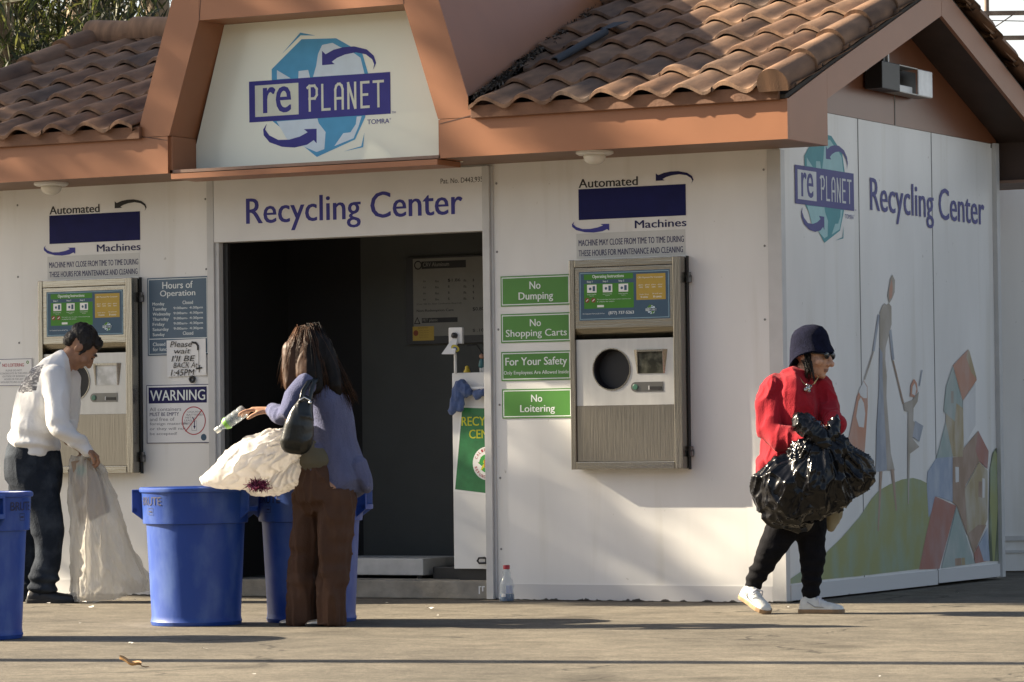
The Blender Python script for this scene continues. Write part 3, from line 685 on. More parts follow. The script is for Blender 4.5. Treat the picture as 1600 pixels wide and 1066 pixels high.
# the two blue machine banners and the stickers under them
for k, (dx, side_) in enumerate(((0., "right"), (-3.70, "left"))):
    Y0 = -.0008
    bx = box_px(Y0, z7(512,200), z7(1107,200), z7(512,128), z7(1107,272)); bx = (bx[0]+dx, bx[1], bx[2]+dx, bx[3])
    t = sign(bx, ["navy machine banner above the steel machine right of the doorway", "navy machine banner above the machine with the man in white"][k], "sign", "navy banners over the machines", "banner_sign")
    panel("banner_panel", bx, Y0, mat("banner_navy", (.007, .009, .075), .55, var=.15, vscale=9, spec=.15), t, .0015)
    pr = front(Y0); tx = box_px(Y0, z7(512,110), z7(841,80), z7(512,72), z7(700,112)); pr.text(BLK, "Automated", tx[0]+dx, tx[1], tx[2]+dx, tx[3], bold=.02)
    tx = box_px(Y0, z7(824,340), z7(1111,320), z7(1080,290), z7(824,345)); pr.text(DNAVY, "Machines", tx[0]+dx, tx[1], tx[2]+dx, tx[3], bold=.02); pr.build("lettering", t); pr = front(Y0)
    tx = box_px(Y0, z7(940,60), z7(1150,60), z7(1040,28), z7(1050,100)); curve_arrow(pr, DNAVY if k == 0 else BLK, tx[0]+dx, tx[1], tx[2]-tx[0], tx[3]-tx[1], True); pr.build("arrow", t); pr = front(Y0)
    tx = box_px(Y0, z7(475,320), z7(682,320), z7(640,300), z7(600,368)); curve_arrow(pr, VIO, tx[0]+dx, tx[1], tx[2]-tx[0], tx[3]-tx[1], False)
    pr.build("arrow", t)
    bx = box_px(Y0, z7(500,420), z7(1104,420), z7(800,362), z7(800,502)); bx = (bx[0]+dx, bx[1], bx[2]+dx, bx[3])
    t = sign(bx, ["pale notice strip on wall just above the right steel machine", "pale notice strip on wall just above the left steel machine"][k], "sign", "closing time notices over the machines", "notice_sign")
    panel("notice_panel", bx, Y0, mat("notice_film", (.52, .52, .49), .3, var=.06), t, .0008)
    pr = front(Y0); zt = box_px(Y0, z7(512,420), z7(1097,420), z7(800,397), z7(800,432)); pr.text(DNAVY, "MACHINE MAY CLOSE FROM TIME TO TIME DURING", zt[0]+dx, zt[1], zt[2]+dx, zt[3], bold=.008)
    zt = box_px(Y0, z7(512,480), z7(1092,470), z7(800,455), z7(800,489)); pr.text(DNAVY, "THESE HOURS FOR MAINTENANCE AND CLEANING", zt[0]+dx, zt[1], zt[2]+dx, zt[3], bold=.008)
    pr.build("lettering", t)
# four green signs
G = [("No", "Dumping", (80,612), (455,606), (80,780), z7, "green sign reading No Dumping, topmost of the four by the doorway"),
     ("No", "Shopping Carts", (828,40), (1205,34), (828,200), z550, "green sign reading No Shopping Carts beside the steel machine"),
     ("For Your Safety", "Only Employees Are Allowed Inside", (830,250), (1207,241), (830,411), z550, "green sign reading For Your Safety in two sizes of type"),
     ("No", "Loitering", (835,457), (1212,447), (835,619), z550, "green sign reading No Loitering, lowest of the four by the doorway")]
for a, c, tl, tr_, bl, Z, lb in G:
    Y0 = -.0008; r = (fx(Y0, *Z(*tl))[0], fx(Y0, *Z(*bl))[1], fx(Y0, *Z(*tr_))[0]-.0, fx(Y0, *Z(*tl))[1]); r = (r[0], r[1], min(r[2]+.01, -1.268), r[3])
    t = sign(r, lb, "sign", "green rule signs"); panel("sign_panel", r, Y0, mat("green_plate", (.06, .21, .03), .4, var=.08), t)
    pr = front(Y0-.004); m = .012; pr.frame(LT, r[0]+m*.6, r[1]+m*.6, r[2]-.004, r[3]-m*.6, .0055, .001)
    W, H = r[2]-r[0], r[3]-r[1]
    if a == "No":
        pr.text(LT, a, r[0]+W*.42, r[1]+H*.55, r[0]+W*.58, r[1]+H*.80, bold=.008, l=.001)
        w_ = .25 if c != "Shopping Carts" else .44
        pr.text(LT, c, r[0]+W*(.51-w_), r[1]+H*.13, r[0]+W*(.51+w_), r[1]+H*.45, bold=.008 if w_ < .3 else .005, l=.001)
    else:
        pr.text(LT, a, r[0]+W*.06, r[1]+H*.44, r[0]+W*.95, r[1]+H*.80, bold=.008, l=.001); pr.text(LT, c, r[0]+W*.035, r[1]+H*.18, r[0]+W*.97, r[1]+H*.34, bold=.006, l=.001)
    pr.build("lettering", t)
# hours of operation
Y0 = -.0008; r = box_px(Y0, z4(42,300), z4(405,300), z4(220,50), z4(220,515))
t = sign(r, "slate blue sign listing the hours of operation", "sign"); panel("sign_panel", r, Y0, mat("slate_plate", (.055, .10, .15), .4, var=.08), t)
pr = front(Y0-.004); pr.frame(LT, r[0]+.008, r[1]+.008, r[2]-.008, r[3]-.008, .004, .001); W, H = r[2]-r[0], r[3]-r[1]
hz = lambda u0, v0, u1, v1: (r[0]+W*u0, r[3]-H*v1, r[0]+W*u1, r[3]-H*v0)
pr.text(LT, "Hours of", *hz(.25,.055,.75,.145), bold=.008, l=.001); pr.text(LT, "Operation", *hz(.21,.165,.79,.265), bold=.008, l=.001)
for i, (d, h_) in enumerate((("Monday","Closed"),("Tuesday","9:00am- 4:30pm"),("Wednesday","9:00am- 4:30pm"),("Thursday","9:00am- 4:30pm"),("Friday","9:00am- 4:30pm"),("Saturday","9:00am- 4:30pm"),("Sunday","Closed"))):
    v = .315+i*.0655; w_ = .021*len(d)+.06+.012*len(d)
    pr.text(LT, d, *hz(.085, v, .085+.033*len(d), v+.052), bold=.01, l=.001)
    pr.text(LT, h_, *(hz(.43, v, .91, v+.04) if len(h_) > 8 else hz(.58, v-.01, .75, v+.035)), bold=.01, l=.001)
pr.rect(LT, r[0]+.008, r[3]-H*.79, r[2]-.008, r[3]-H*.78, .001)
pr.text(LT, "Closed", *hz(.085,.83,.29,.875), bold=.01, l=.001); pr.text(LT, "for lunch", *hz(.085,.895,.35,.94), bold=.01, l=.001)
pr.build("lettering", t)
# handwritten note
r = box_px(-.006, z4(155,530), z4(388,530), z4(270,424), z4(270,642)); t = sign(r, "white handwritten paper note stuck over the hours sign", "note", None, "paper_note")
b = MB(); nx_, nz_ = 8, 8; V = []
for i in range(nx_+1):
    for j in range(nz_+1):
        u, v = i/nx_, j/nz_; V.append((r[0]+(r[2]-r[0])*u+.004*(1-v), -.0075-.006*(max(0, u-.6)**2+max(0, .35-v)**2)*2-.001*math.sin(7*u+3*v), r[1]+(r[3]-r[1])*v+.006*u))
b.add(V, [(i*(nz_+1)+j, (i+1)*(nz_+1)+j, (i+1)*(nz_+1)+j+1, i*(nz_+1)+j+1) for i in range(nx_) for j in range(nz_)])
b.build("sheet", mat("paper", (.7,.7,.68), .6, var=.04), t, smooth=True)
pr = front(-.0125); W, H = r[2]-r[0], r[3]-r[1]; hz = lambda u0, v0, u1, v1: (r[0]+W*u0, r[3]-H*v1, r[0]+W*u1, r[3]-H*v0)
for s_, bb in (("Please",(.1,.03,.66,.19)),("wait",(.2,.23,.62,.37)),("I'll BE",(.13,.42,.74,.58)),("BACK At",(.18,.61,.80,.76)),("1:45PM",(.11,.80,.72,.97))): pr.text(BLK, s_, *hz(*bb), shear=.2, l=.001)
P_ = lambda u, v: (r[0]+W*u, r[3]-H*v)
pr.stroke(BLK, [P_(.67,.07), P_(.76,.09), P_(.81,.17), P_(.81,.26)], .012, .001); pr.stroke(BLK, [P_(.83,.2), P_(.83,.75)], .003, .001); pr.stroke(BLK, [P_(.77,.79), P_(.90,.77)], .009, .001); pr.stroke(BLK, [P_(.84,.70), P_(.84,.88)], .006, .001)
pr.build("handwriting", t)
# black rubber ring below the note
c = fx(-.008, *z4(306,658)); b = MB()
b.rings([[(c[0]+(.0155+.0075*math.cos(a))*math.cos(t_), -.009+.0075*math.sin(a), c[1]+(.0155+.0075*math.cos(a))*math.sin(t_)) for a in [k*math.pi/5 for k in range(10)]] for t_ in [j*math.pi/12 for j in range(25)]], caps=False)
o = b.build("rubber_ring", mat("rubber", (.015,.015,.015), .6), smooth=True); tag(o, "small black ring on the wall under the handwritten note", "ring")
# warning sign
r = box_px(Y0, z4(37,860), z4(409,860), z4(220,690), z4(220,1038)); t = sign(r, "white sign headed WARNING in a navy bar", "sign"); panel("sign_panel", r, Y0, mat("white_plate", (.7,.7,.69), .4, var=.05), t)
pr = front(Y0-.004); W, H = r[2]-r[0], r[3]-r[1]; hz = lambda u0, v0, u1, v1: (r[0]+W*u0, r[3]-H*v1, r[0]+W*u1, r[3]-H*v0)
pr.frame(DNAVY, r[0], r[1], r[2], r[3], .004, .001); pr.rect(DNAVY, *hz(.035,.04,.965,.315), .001); pr.text(LT, "WARNING", *hz(.06,.09,.94,.27), bold=.008, l=.002)
for i, s_ in enumerate(("All containers","MUST BE EMPTY","and free of","foreign materials","or they will not","be accepted!")):
    v = .385+i*.085; pr.text(DNAVY if i == 1 else GREYI, s_, *hz(.05, v, .05+.0362*len(s_)-.01*(i == 3), v+.062), bold=.008 if i == 1 else .004, l=.001)
cc = hz(.755,.62,.755,.62); R_ = W*.19
for i, s_ in enumerate(("LIQUIDS","BATTERIES","METALS","LEAD","RAGS")): pr.text(GREYI, s_, *hz(.66-.018*i, .455+i*.048, .66-.018*i+.03*len(s_), .487+i*.048), bold=.01, l=.001)
pr.frame(GREYI, *hz(.72,.62,.80,.79), .002, .001); pr.stroke(DNAVY, [hz(.74,.57,0,0)[0:1]+(r[3]-H*.57,), (r[0]+W*.765, r[3]-H*.63), (r[0]+W*.765, r[3]-H*.75)], .006, .0015); pr.poly(DNAVY, [(r[0]+W*.745, r[3]-H*.71), (r[0]+W*.785, r[3]-H*.71), (r[0]+W*.765, r[3]-H*.76)], .0016)
pr.ring(REDI, cc[0], cc[1], R_-.006, R_, .002); pr.stroke(REDI, [(cc[0]-R_*.68, cc[1]-R_*.72), (cc[0]+R_*.68, cc[1]+R_*.72)], .006, .0025)
pr.disc(SLATE, r[0]+W*.91, r[3]-H*.905, W*.045, .001)
pr.build("lettering", t)
# no loitering sign at the far left
zl = zoom(0, 490, 3.95); r = box_px(Y0, (-42, 580), zl(203,350), zl(100,277), zl(100,448)); t = sign(r, "white NO LOITERING sign left of the man in white", "sign"); panel("sign_panel", r, Y0, mat("white_plate", (.7,.7,.69), .4), t)
pr = front(Y0-.004); W, H = r[2]-r[0], r[3]-r[1]; hz = lambda u0, v0, u1, v1: (r[0]+W*u0, r[3]-H*v1, r[0]+W*u1, r[3]-H*v0)
pr.frame(DNAVY, r[0]+.003, r[1]+.003, r[2]-.003, r[3]-.003, .003, .001); pr.text(REDI, "NO LOITERING", *hz(.50,.18,.86,.30), bold=.02, l=.001)
for i, s_ in enumerate(("PLEASE DO NOT","CONGREGATE IN THIS AREA","OUTSIDE OF BUSINESS","HOURS OR FOR ANY","NON RECYCLING ACTIVITY")): pr.text(GREYI, s_, *hz(.68-.0095*len(s_), .40+i*.105, .68+.0095*len(s_)+.02, .465+i*.105), bold=.008, l=.001)
pr.disc(SLATE, r[0]+W*.44, r[3]-H*.15, .012, .001); pr.ring(LGREEN, r[0]+W*.92, r[3]-H*.15, .005, .010, .001)
pr.build("lettering", t)

# ------------------------------------------------------------------ reverse vending machines
def steel(name, col, rough, st=(1, 1, .06)):
    m = mat(name, col, rough, 1., var=.05, vscale=60, stretch=st, bump=.12, bscale=90); return m
STEEL = steel("brushed_steel", (.33, .31, .265), .26); STEELD = steel("brushed_steel_door", (.27, .25, .212), .30, (1.4, 1, .05)); STEELH = steel("brushed_steel_rail", (.35, .33, .28), .25, (.06, 1, 1))
PLATE = mat("satin_plate", (.50, .50, .475), .38, .35, var=.06, vscale=30, stretch=(1,1,.1)); BLKP = mat("black_plastic", (.012,.012,.012), .45)
def holes_plate(b, x0, z0, x1, z1, y, cx, cz, r, n=48, m=0):
    """flat plate with one round hole"""
    O, I = [], []
    for k in range(n):
        a = 2*math.pi*k/n; c, s_ = math.cos(a), math.sin(a); I.append((cx+r*c, y, cz+r*s_))
        tt = min(((x1-cx)/c if c > 1e-6 else 9e9), ((x0-cx)/c if c < -1e-6 else 9e9), ((z1-cz)/s_ if s_ > 1e-6 else 9e9), ((z0-cz)/s_ if s_ < -1e-6 else 9e9)); O.append((cx+c*tt, y, cz+s_*tt))
    b.add(O+I, [(k, (k+1) % n, n+(k+1) % n, n+k) for k in range(n)], m)
    for (X_, Z_) in ((x0,z0),(x1,z0),(x1,z1),(x0,z1)):      # fill the corners the ray fan cuts off
        an = math.atan2(Z_-cz, X_-cx) % (2*math.pi); k = int(an/(2*math.pi/n)); b.add([O[k], (X_, y, Z_), O[(k+1) % n]], [(0,1,2)], m)
def machine():
    x0, x1, z0, z1, F = -1.274, -.573, .748, 1.938, -.1
    t = empty("recycling_machine", ((x0+x1)/2, -.05, z0), 0, "steel bottle recycling machine on wall right of the green signs", "recycling machine", "recycling machines")
    zz_ = zoom(885, 500, 4.444); zu = zoom(885, 395, 7.805); q = lambda p, Z=zz_, y=F: fx(y, *Z(*p))
    b = MB(); b.box(x0+.006, x1-.006, F+.0705, -.0005, z0+.004, z1-.004); b.build("cabinet", STEEL, t)
    b = MB(); b.box(x0, x0+.033, F, F+.07, z0, z1); b.box(x1-.048, x1, F, F+.07, z0, z1); b.split("frame_post", STEEL, t, bevel=.003)
    b = MB(); b.box(x0+.0335, x1-.0485, F+.001, F+.06, z1-.043, z1-.001); b.box(x0+.0335, x1-.0485, F-.002, F+.06, z0, z0+.043); b.split("frame_rail", STEELH, t, bevel=.003)
    X0, X1 = x0+.035, x1-.05
    zb_ = q((400,55))[1]; ztp = z1-.046
    b = MB(); b.box(X0, X1, F+.004, F+.05, zb_, ztp); up_ = b.build("upper_panel", STEELH, t, bevel=.002)
    # sticker of instructions
    s0 = fx(F, *zu(148,240)); s1_ = fx(F, *zu(1262,800)); s0b = fx(F, *zu(160,830)); s1t = fx(F, *zu(1245,195))
    r = (s0[0], s0b[1], s1_[0], s0[1]); W, H = r[2]-r[0], r[3]-r[1]; hz = lambda u0, v0, u1, v1: (r[0]+W*u0, r[3]-H*v1, r[0]+W*u1, r[3]-H*v0)
    pr = front(F+.004); pr.rect(SLATE, *r, .001); pr.frame(ink("sky_line", (.3,.45,.52)), r[0]+.006, r[1]+.006, r[2]-.006, r[3]-.006, .003, .0018)
    pr.rect(GREEN, *hz(.055,.05,.60,.165), .0018); pr.rect(GREEN, *hz(.055,.245,.605,.76), .0018); pr.text(LT, "Operating Instructions", *hz(.15,.065,.50,.15), bold=.02, l=.0026)
    for i in range(3):
        u = .09+i*.175; pr.text(LT, "Step %d" % (i+1), *hz(u, .185, u+.06, .23), bold=.01, l=.0026); pr.rect(WHI, *hz(u,.265,u+.105,.43), .0024)
        pr.disc(SLATE, r[0]+W*(u+.035), r[3]-H*.35, .008, .003); pr.rect(SLATE, *hz(u+.062,.295,u+.09,.40), .003)
        pr.text(LT, "Insert bottle", *hz(u, .455, u+.10, .475), l=.0026); pr.text(LT, "here", *hz(u+.03, .487, u+.075, .505), l=.0026)
    for u in (.09, .16): pr.disc(ink("maroon", (.22,.06,.03)), r[0]+W*u, r[3]-H*.585, .014, .0024); pr.stroke(WHI, [(r[0]+W*u-.005, r[3]-H*.585-.004), (r[0]+W*u+.005, r[3]-H*.585+.004)], .005, .003)
    pr.text(LT, "This machine does not accept crushed containers, cans", *hz(.20,.565,.57,.59), l=.0026); pr.text(LT, "or containers with contents", *hz(.20,.605,.39,.63), l=.0026)
    pr.rect(WHI, *hz(.20,.69,.275,.735), .0024); pr.text(LT, "For Customer Service call toll free", *hz(.04,.85,.28,.875), l=.0026); pr.text(LT, "(877) 737-5263", *hz(.325,.825,.605,.905), bold=.008, l=.0026)
    pr.rect(GOLD, *hz(.635,.075,.955,.61), .0018); pr.text(LT, "CRV Payment Per Container", *hz(.65,.135,.93,.175), bold=.006, l=.0026)
    for i in range(4): pr.text(LT, "glass", *hz(.66+i*.07,.29,.71+i*.07,.32), l=.0026); pr.text(LT, "cans", *hz(.665+i*.07,.34,.705+i*.07,.365), l=.0026)
    pr.text(LT, "Under 24 oz", *hz(.67,.485,.77,.51), l=.0026); pr.text(LT, "4 cents", *hz(.68,.53,.76,.57), bold=.01, l=.0026); pr.text(LT, "24 oz & over", *hz(.81,.475,.92,.5), l=.0026); pr.text(LT, "8 cents", *hz(.82,.525,.91,.57), bold=.01, l=.0026)
    lu = hz(.73,.82,.86,.82); logo(pr, lu[0], lu[1]-.008, W*.13, W*.13, LGREEN, LT, PALE, SLATE, .0018, False)
    pr.build("instruction_label", up_)
    # sloping hood between the label panel and the light control plate
    zc_ = q((400,130))[1]; zd = q((400,592))[1]
    b = MB(); b.prism([(X0, F+.0045, zb_-.001), (X0, F+.05, zb_-.001), (X0, F+.05, zc_)], (X1-X0, 0, 0)); b.build("hood", STEELH, t)
    hc = fx(F+.012, *zz_(314,343)); hr = .1*1.14; YP = F+.012
    b = MB(); holes_plate(b, X0, zd, X1, zc_, YP, hc[0], hc[1], hr)
    cp = b.build("control_plate", PLATE, t)
    b = MB(); b.lathe([(hr+.004, -.004), (hr, -.003), (hr-.004, .02), (hr-.008, .056)], (hc[0], YP, hc[1]), 48, ax=(0,1,0), caps=False); b.lathe([(hr-.008, .055), (.001, .055)], (hc[0], YP, hc[1]), 48, ax=(0,1,0), caps=False)
    b.build("chute", [mat("chute_black", (.004,.004,.005), .5)], t, smooth=True)
    b = MB(); b.lathe([(hr+.006, 0), (hr+.006, -.004), (hr, -.004), (hr, .01)], (hc[0], YP, hc[1]), 48, ax=(0,1,0), caps=False); b.build("chute_ring", STEEL, t, auto=40)
    # screen in its hooded bezel
    a0 = q((470,212), y=YP); a1 = q((690,372), y=YP); sx0, sz1, sx1, sz0 = q((500,225), y=YP)[0], q((500,222), y=YP)[1], q((672,300), y=YP)[0], q((600,370), y=YP)[1]
    b = MB(); b.box(sx0-.004, sx1+.004, YP-.014, YP-.0005, sz1, sz1+.012)
    b.prism([(sx0-.028, YP-.0005, sz1+.012), (sx0-.004, YP-.014, sz1+.012), (sx0-.004, YP-.006, sz0), (sx0-.010, YP-.0005, sz0)], (0,0,-.0) if 0 else (.003,0,0))
    b.prism([(sx1+.028, YP-.0005, sz1+.012), (sx1+.004, YP-.014, sz1+.012), (sx1+.004, YP-.006, sz0), (sx1+.010, YP-.0005, sz0)], (-.003,0,0))
    b.build("screen_hood", STEEL, t)
    b = MB(); b.box(sx0-.003, sx1+.003, YP-.004, YP-.0005, sz0, sz1-.0005); sc_ = b.build("screen", mat("screen_glass", (.035,.036,.028), .08, var=.5, vscale=22, col2=(.12,.12,.09), c2t=.56), t)
    p0, p1 = q((450,500), y=YP), q((672,428), y=YP); h_ = p1[1]-p0[1]
    b = MB(); n_ = 10; pts = [(p0[0]+h_/2+h_/2*math.cos(math.pi/2+math.pi*k/n_), YP-.003, p0[1]+h_/2+h_/2*math.sin(math.pi/2+math.pi*k/n_)) for k in range(n_+1)]+[(p1[0], YP-.003, p0[1]), (p1[0], YP-.003, p1[1])]
    b.prism(pts, (0, .0025, 0)); sp = b.build("slot_plate", mat("slot_plate_grey", (.16,.16,.15), .3, .6), t)
    b = MB(); b.lathe([(h_*.3, -.008), (h_*.26, -.009), (.0005, -.009)], (p0[0]+h_*.52, YP, p0[1]+h_*.5), 20, ax=(0,1,0)); b.build("push_button", mat("button_green", (.06,.16,.11), .3), sp, smooth=False)
    b = MB(); b.box(p1[0]-.083, p1[0]-.010, YP-.006, YP-.0035, p0[1]+h_*.2, p0[1]+h_*.52); b.box(p1[0]-.089, p1[0]-.0835, YP-.007, YP-.0035, p0[1]+h_*.2, p0[1]+h_*.6, 1); b.build("receipt_slot", [BLKP, WHI], sp)
    b = MB(); b.box(X0, X1, F+.010, F+.05, z0+.046, zd-.001); b.build("lower_door", STEELD, t)
    b = MB(); b.box(x1+.001, x1+.007, -.028, -.0005, z0-.004, z1+.004); b.build("hinge_rod", BLKP, t)
    for zz2 in (1.82, .845): b = MB(); b.lathe([(.012, -.03), (.016, -.028), (.016, .0), (.011, .004), (.011, .03)], (x1+.017, -.022, zz2), 12); b.box(x1+.003, x1+.03, -.03, -.012, zz2-.012, zz2+.012); b.build("hinge", mat("hinge_metal", (.12,.12,.12), .35, .8), t, auto=40)
    return t
M1 = machine()
M2 = copy_tree(M1); M2.location.x += -3.703; 
for ch in M2.children:
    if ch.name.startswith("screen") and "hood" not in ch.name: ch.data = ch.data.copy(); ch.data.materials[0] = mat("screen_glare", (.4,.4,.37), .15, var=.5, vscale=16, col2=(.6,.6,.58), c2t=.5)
M2["label"] = "steel bottle recycling machine that the man in white is using"
# pale colour of the left screen above paints in its bright reflection
# ------------------------------------------------------------------ lamps under the eaves and in the gable
def dome(px, py, label):
    p = on(2, FB+.002, px, py); t = empty("eave_lamp", p, 0, label, "lamp", "dome lamps under the eave")
    b = MB(); b.lathe([(.105, 0), (.105, -.012), (.09, -.02), (.07, -.02)], (0,0,0), 28); b.build("lamp_plate", mat("lamp_white", (.62,.6,.56), .4), t, world=False, auto=40)
    b = MB(); b.lathe([(.064, -.018), (.063, -.034), (.055, -.052), (.038, -.066), (.018, -.073), (.001, -.075)], (0,0,0), 28); b.build("lamp_dome", mat("lamp_glass", (.6,.57,.5), .25), t, world=False, smooth=True)
dome(929, 237, "white dome lamp under the eave above the right machine"); dome(80, 286, "white dome lamp under the eave above the left machine")
zg = zoom(1330, 0, 5.922); g0 = sx_(.12, *zg(430,710))
t = empty("gable_floodlight", (.0, jy, 2.95), 0, "open fronted black and white flood lamp hanging in the gable", "lamp")
def gq(x, y, X_=.12): return sx_(X_, *zg(x, y))
ya, yb2 = gq(272,700)[0], gq(735,700)[0]; za_, zb3 = gq(400,842)[1], gq(400,590)[1]; ym = gq(437,700)[0]; yn = gq(606,700)[0]
b = MB(); b.box(.02, .13, ya, ym, za_, zb3); b.build("lamp_body", BLKP, t, bevel=.004)
b = MB(); b.box(.02, .028, ym+.001, yb2-.012, za_+.004, zb3-.004); b.build("back_plate", BLKP, t)
b = MB(); b.box(.029, .128, ym+.001, yb2-.012, za_, za_+.006); b.box(.029, .128, ym+.001, yn, zb3-.006, zb3); b.build("housing", mat("housing_grey", (.35,.35,.33), .4, .5), t)
b = MB(); b.box(.03, .10, ym+.02, yn-.02, za_+.008, za_+.05); b.build("ballast", WHITEP, t, bevel=.004)
b = MB(); b.box(.122, .132, yn, yb2, za_+.002, zb3-.002); b.build("lens", mat("frosted_lens", (.72,.74,.74), .25, var=.15, vscale=14), t, bevel=.006)
b = MB(); yk = gq(360,500)[0]; b.box(.03, .09, yk-.03, yk+.012, zb3+.001, zb3+.075); b.box(.03, .1, yk+.014, yk+.034, zb3+.001, zb3+.08, 1); b.build("bracket", [BLKP, TRIM], t)
# ------------------------------------------------------------------ inside the doorway
YI = .999
zp = zoom(560, 380, 5.9227); r = box_px(YI, zp(465,500), (775, 430), zp(800,125), zp(700,932)); t = empty("price_board", ((r[0]+r[2])/2, YI, r[1]), 0, "white price board in a black frame on the inner wall", "price board")
b = MB(); b.box(r[0], r[2], YI-.03, YI-.0005, r[1], r[3]); b.build("board_frame", BLKP, t)
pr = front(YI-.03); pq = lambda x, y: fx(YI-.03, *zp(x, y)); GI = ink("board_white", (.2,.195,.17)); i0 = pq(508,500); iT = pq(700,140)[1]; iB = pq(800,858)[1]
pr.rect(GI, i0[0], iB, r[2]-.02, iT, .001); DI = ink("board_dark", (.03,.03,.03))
def pt(m, s_, x0, y0, x1, y1, l=.003, bold=.008): a, c_ = pq(x0, y1), pq(x1, y0); pr.text(m, s_, a[0], a[1], c_[0], c_[1], bold=bold, l=l)
def pk(m, x0, y0, x1, y1, l=.002): a, c_ = pq(x0, y1), pq(x1, y0); pr.rect(m, a[0], a[1], c_[0], c_[1], l)
pk(DI, 585,155,995,240); pt(GI, "CRV Aluminum", 598,172,840,220, .003); pk(DI, 588,685,918,740); pt(GI, "PET plastic", 596,697,735,735)
pr.stroke(DI, [pq(520,745), pq(545,692), pq(570,745), pq(520,745)], .006, .002); pr.ring(DI, *pq(552,205), .02, .028, .002)
for i in range(4):
    y = 345+i*56; pt(DI, "to", 598,y,624,y+18); pt(DI, "lbs.", 712,y-4,750,y+18); pt(DI, "$", 830,y-10,845,y+14); pt(DI, "/lb.", 970,y-12,1005,y+12); pt(DI, "$", 1058,y-16,1072,y+10)
pt(DI, "$1.86", 828,325,945,362); pt(DI, "(Over 500 lbs. State Certification Required)", 540,545,955,578, bold=.0); pt(DI, "Non-Redemption Cans", 540,605,882,645, bold=.03); pt(DI, "$0.80", 1058,590,1165,630); pt(DI, "$ .10", 1058,790,1160,825)
pk(GOLD, 505,768,700,905, .004); pt(DI, "REDEMPTION", 556,780,645,790, .005); pr.disc(ink("maroon", (.22,.06,.03)), *pq(533,833), .018, .005)
for i in range(4): pt(DI, "bottles and cans", 565,805+i*20,650,814+i*20, .005, .0)
pr.build("lettering", t)
# scale platform on the floor
p0 = fx(.28, 560, 900); p1 = fx(.28, 661, 873); t = empty("floor_scale", ((p0[0]+p1[0])/2-.1, .5, .1), 0, "low white weighing platform standing in the doorway", "scale")
b = MB(); b.box(p0[0]-.25, p1[0], .28, .75, .125, p1[1]); b.build("platform", mat("scale_grey", (.42,.42,.4), .5, var=.15, vscale=12), t, bevel=.004); b = MB()
for xx in (p0[0]-.2, p1[0]-.05):
    for yy in (.33, .7): b.lathe([(.02, 0), (.02, .026)], (xx, yy, .1), 12)
b.split("foot", BLKP, t)
b = MB(); b.box(p1[0]+.03, p1[0]+.28, .34, .60, .1005, .175); o = b.build("steel_rack", BLKP, bevel=.006); tag(o, "dark low metal box beside the white weighing platform", "box")
# white cabinet behind the right jamb, with its recycling poster
YC = .14
c0 = fx(YC, 706, 583); c1 = fx(YC, 706, 889); X1 = -1.70; t = empty("white_cabinet", (-1.9, YC, .1), 0, "white half height cabinet standing inside the right door jamb", "cabinet")
b = MB(); b.box(c0[0], X1, YC, .55, c1[1], c0[1]); b.build("body", WHITEP, t, bevel=.004)
b = MB(); b.box(c0[0]+.02, X1-.02, YC+.03, .5, .1005, c1[1]-.0005); b.build("plinth", BLKP, t)
zr = fx(YC-.03, 735, 607); b = MB(); b.limb([(fx(YC-.03, 722, 608)[0], YC-.03, zr[1]), (X1, YC-.03, zr[1])], [.011, .011]); b.split("rail", WHITEP, t, smooth=True)
hz0 = fx(YC-.02, 746, 878); b = MB(); pth = [(hz0[0]+.05, YC-.02, hz0[1]+.024), (hz0[0]+.01, YC-.02, hz0[1]+.022), (hz0[0], YC-.02, hz0[1]+.005), (hz0[0]+.012, YC-.02, hz0[1]-.008), (hz0[0]+.06, YC-.02, hz0[1]-.006)]
b.limb(pth, [.006]*5, ref=(0,1,0)); b.box(hz0[0]+.05, hz0[0]+.06, YC-.02, YC-.0005, hz0[1]-.01, hz0[1]+.025); b.build("handle", BLKP, t, smooth=True)
zq = lambda x, y: fx(YC-.003, *z550(x, y)); ps = [zq(612,558), zq(770,590), zq(770,1040), zq(575,1015), zq(570,990)]
t = empty("recycling_poster", (ps[4][0], YC-.002, ps[4][1]), 0, "tilted green poster with recycling emblem on the white cabinet", "poster")
ps = [zq(612,558), zq(900,568), zq(880,1050), zq(572,1012)]
pr = front(YC-.0005); pr.poly(WHI, [(p[0]+dx, p[1]+dz) for p, dx, dz in zip(ps, (-.012,.01,.01,-.012), (.01,.01,-.012,-.012))], .0008); pr.build("backing", t)
pr = front(YC-.0015); pr.poly(mat("poster_green", (.02,.16,.05), .4, var=.25, vscale=18, bump=.1), ps, .0006)
YT = ink("poster_yellow", (.5,.5,.03)); a, c_ = zq(608,660), zq(905,605); pr.text(YT, "RECYCLING", a[0], a[1], c_[0], c_[1], bold=.008, l=.0016)
a, c_ = zq(650,730), zq(855,678); pr.text(YT, "CENTER", a[0], a[1], c_[0], c_[1], bold=.008, l=.0016)
ec = zq(752,868); eR = .098; pr.disc(WHI, ec[0], ec[1], eR, .0016, 40)
pr.poly(YT, [(ec[0]+(.062 if k % 2 else .036)*math.cos(k*math.pi/9), ec[1]+(.062 if k % 2 else .036)*math.sin(k*math.pi/9)) for k in range(18)], .0024)
PG = ink("poster_leaf", (.05,.28,.06))
for k in range(3):
    a = math.pi/2+k*2*math.pi/3; pr.ring(PG, ec[0], ec[1], .03, .055, .0032, 10, a+.25, a+1.45)
    e = a+1.45; rr = .0425; cpt = lambda rad, an: (ec[0]+rad*math.cos(an), ec[1]+rad*math.sin(an)); pr.poly(PG, [cpt(.02, e), cpt(.066, e), cpt(rr, e+.5)], .0032)
a, c_ = (ec[0]-.02, ec[1]-.022), (ec[0]+.02, ec[1]+.022); pr.text(REDI, "R", a[0], a[1], c_[0], c_[1], bold=.008, l=.004)
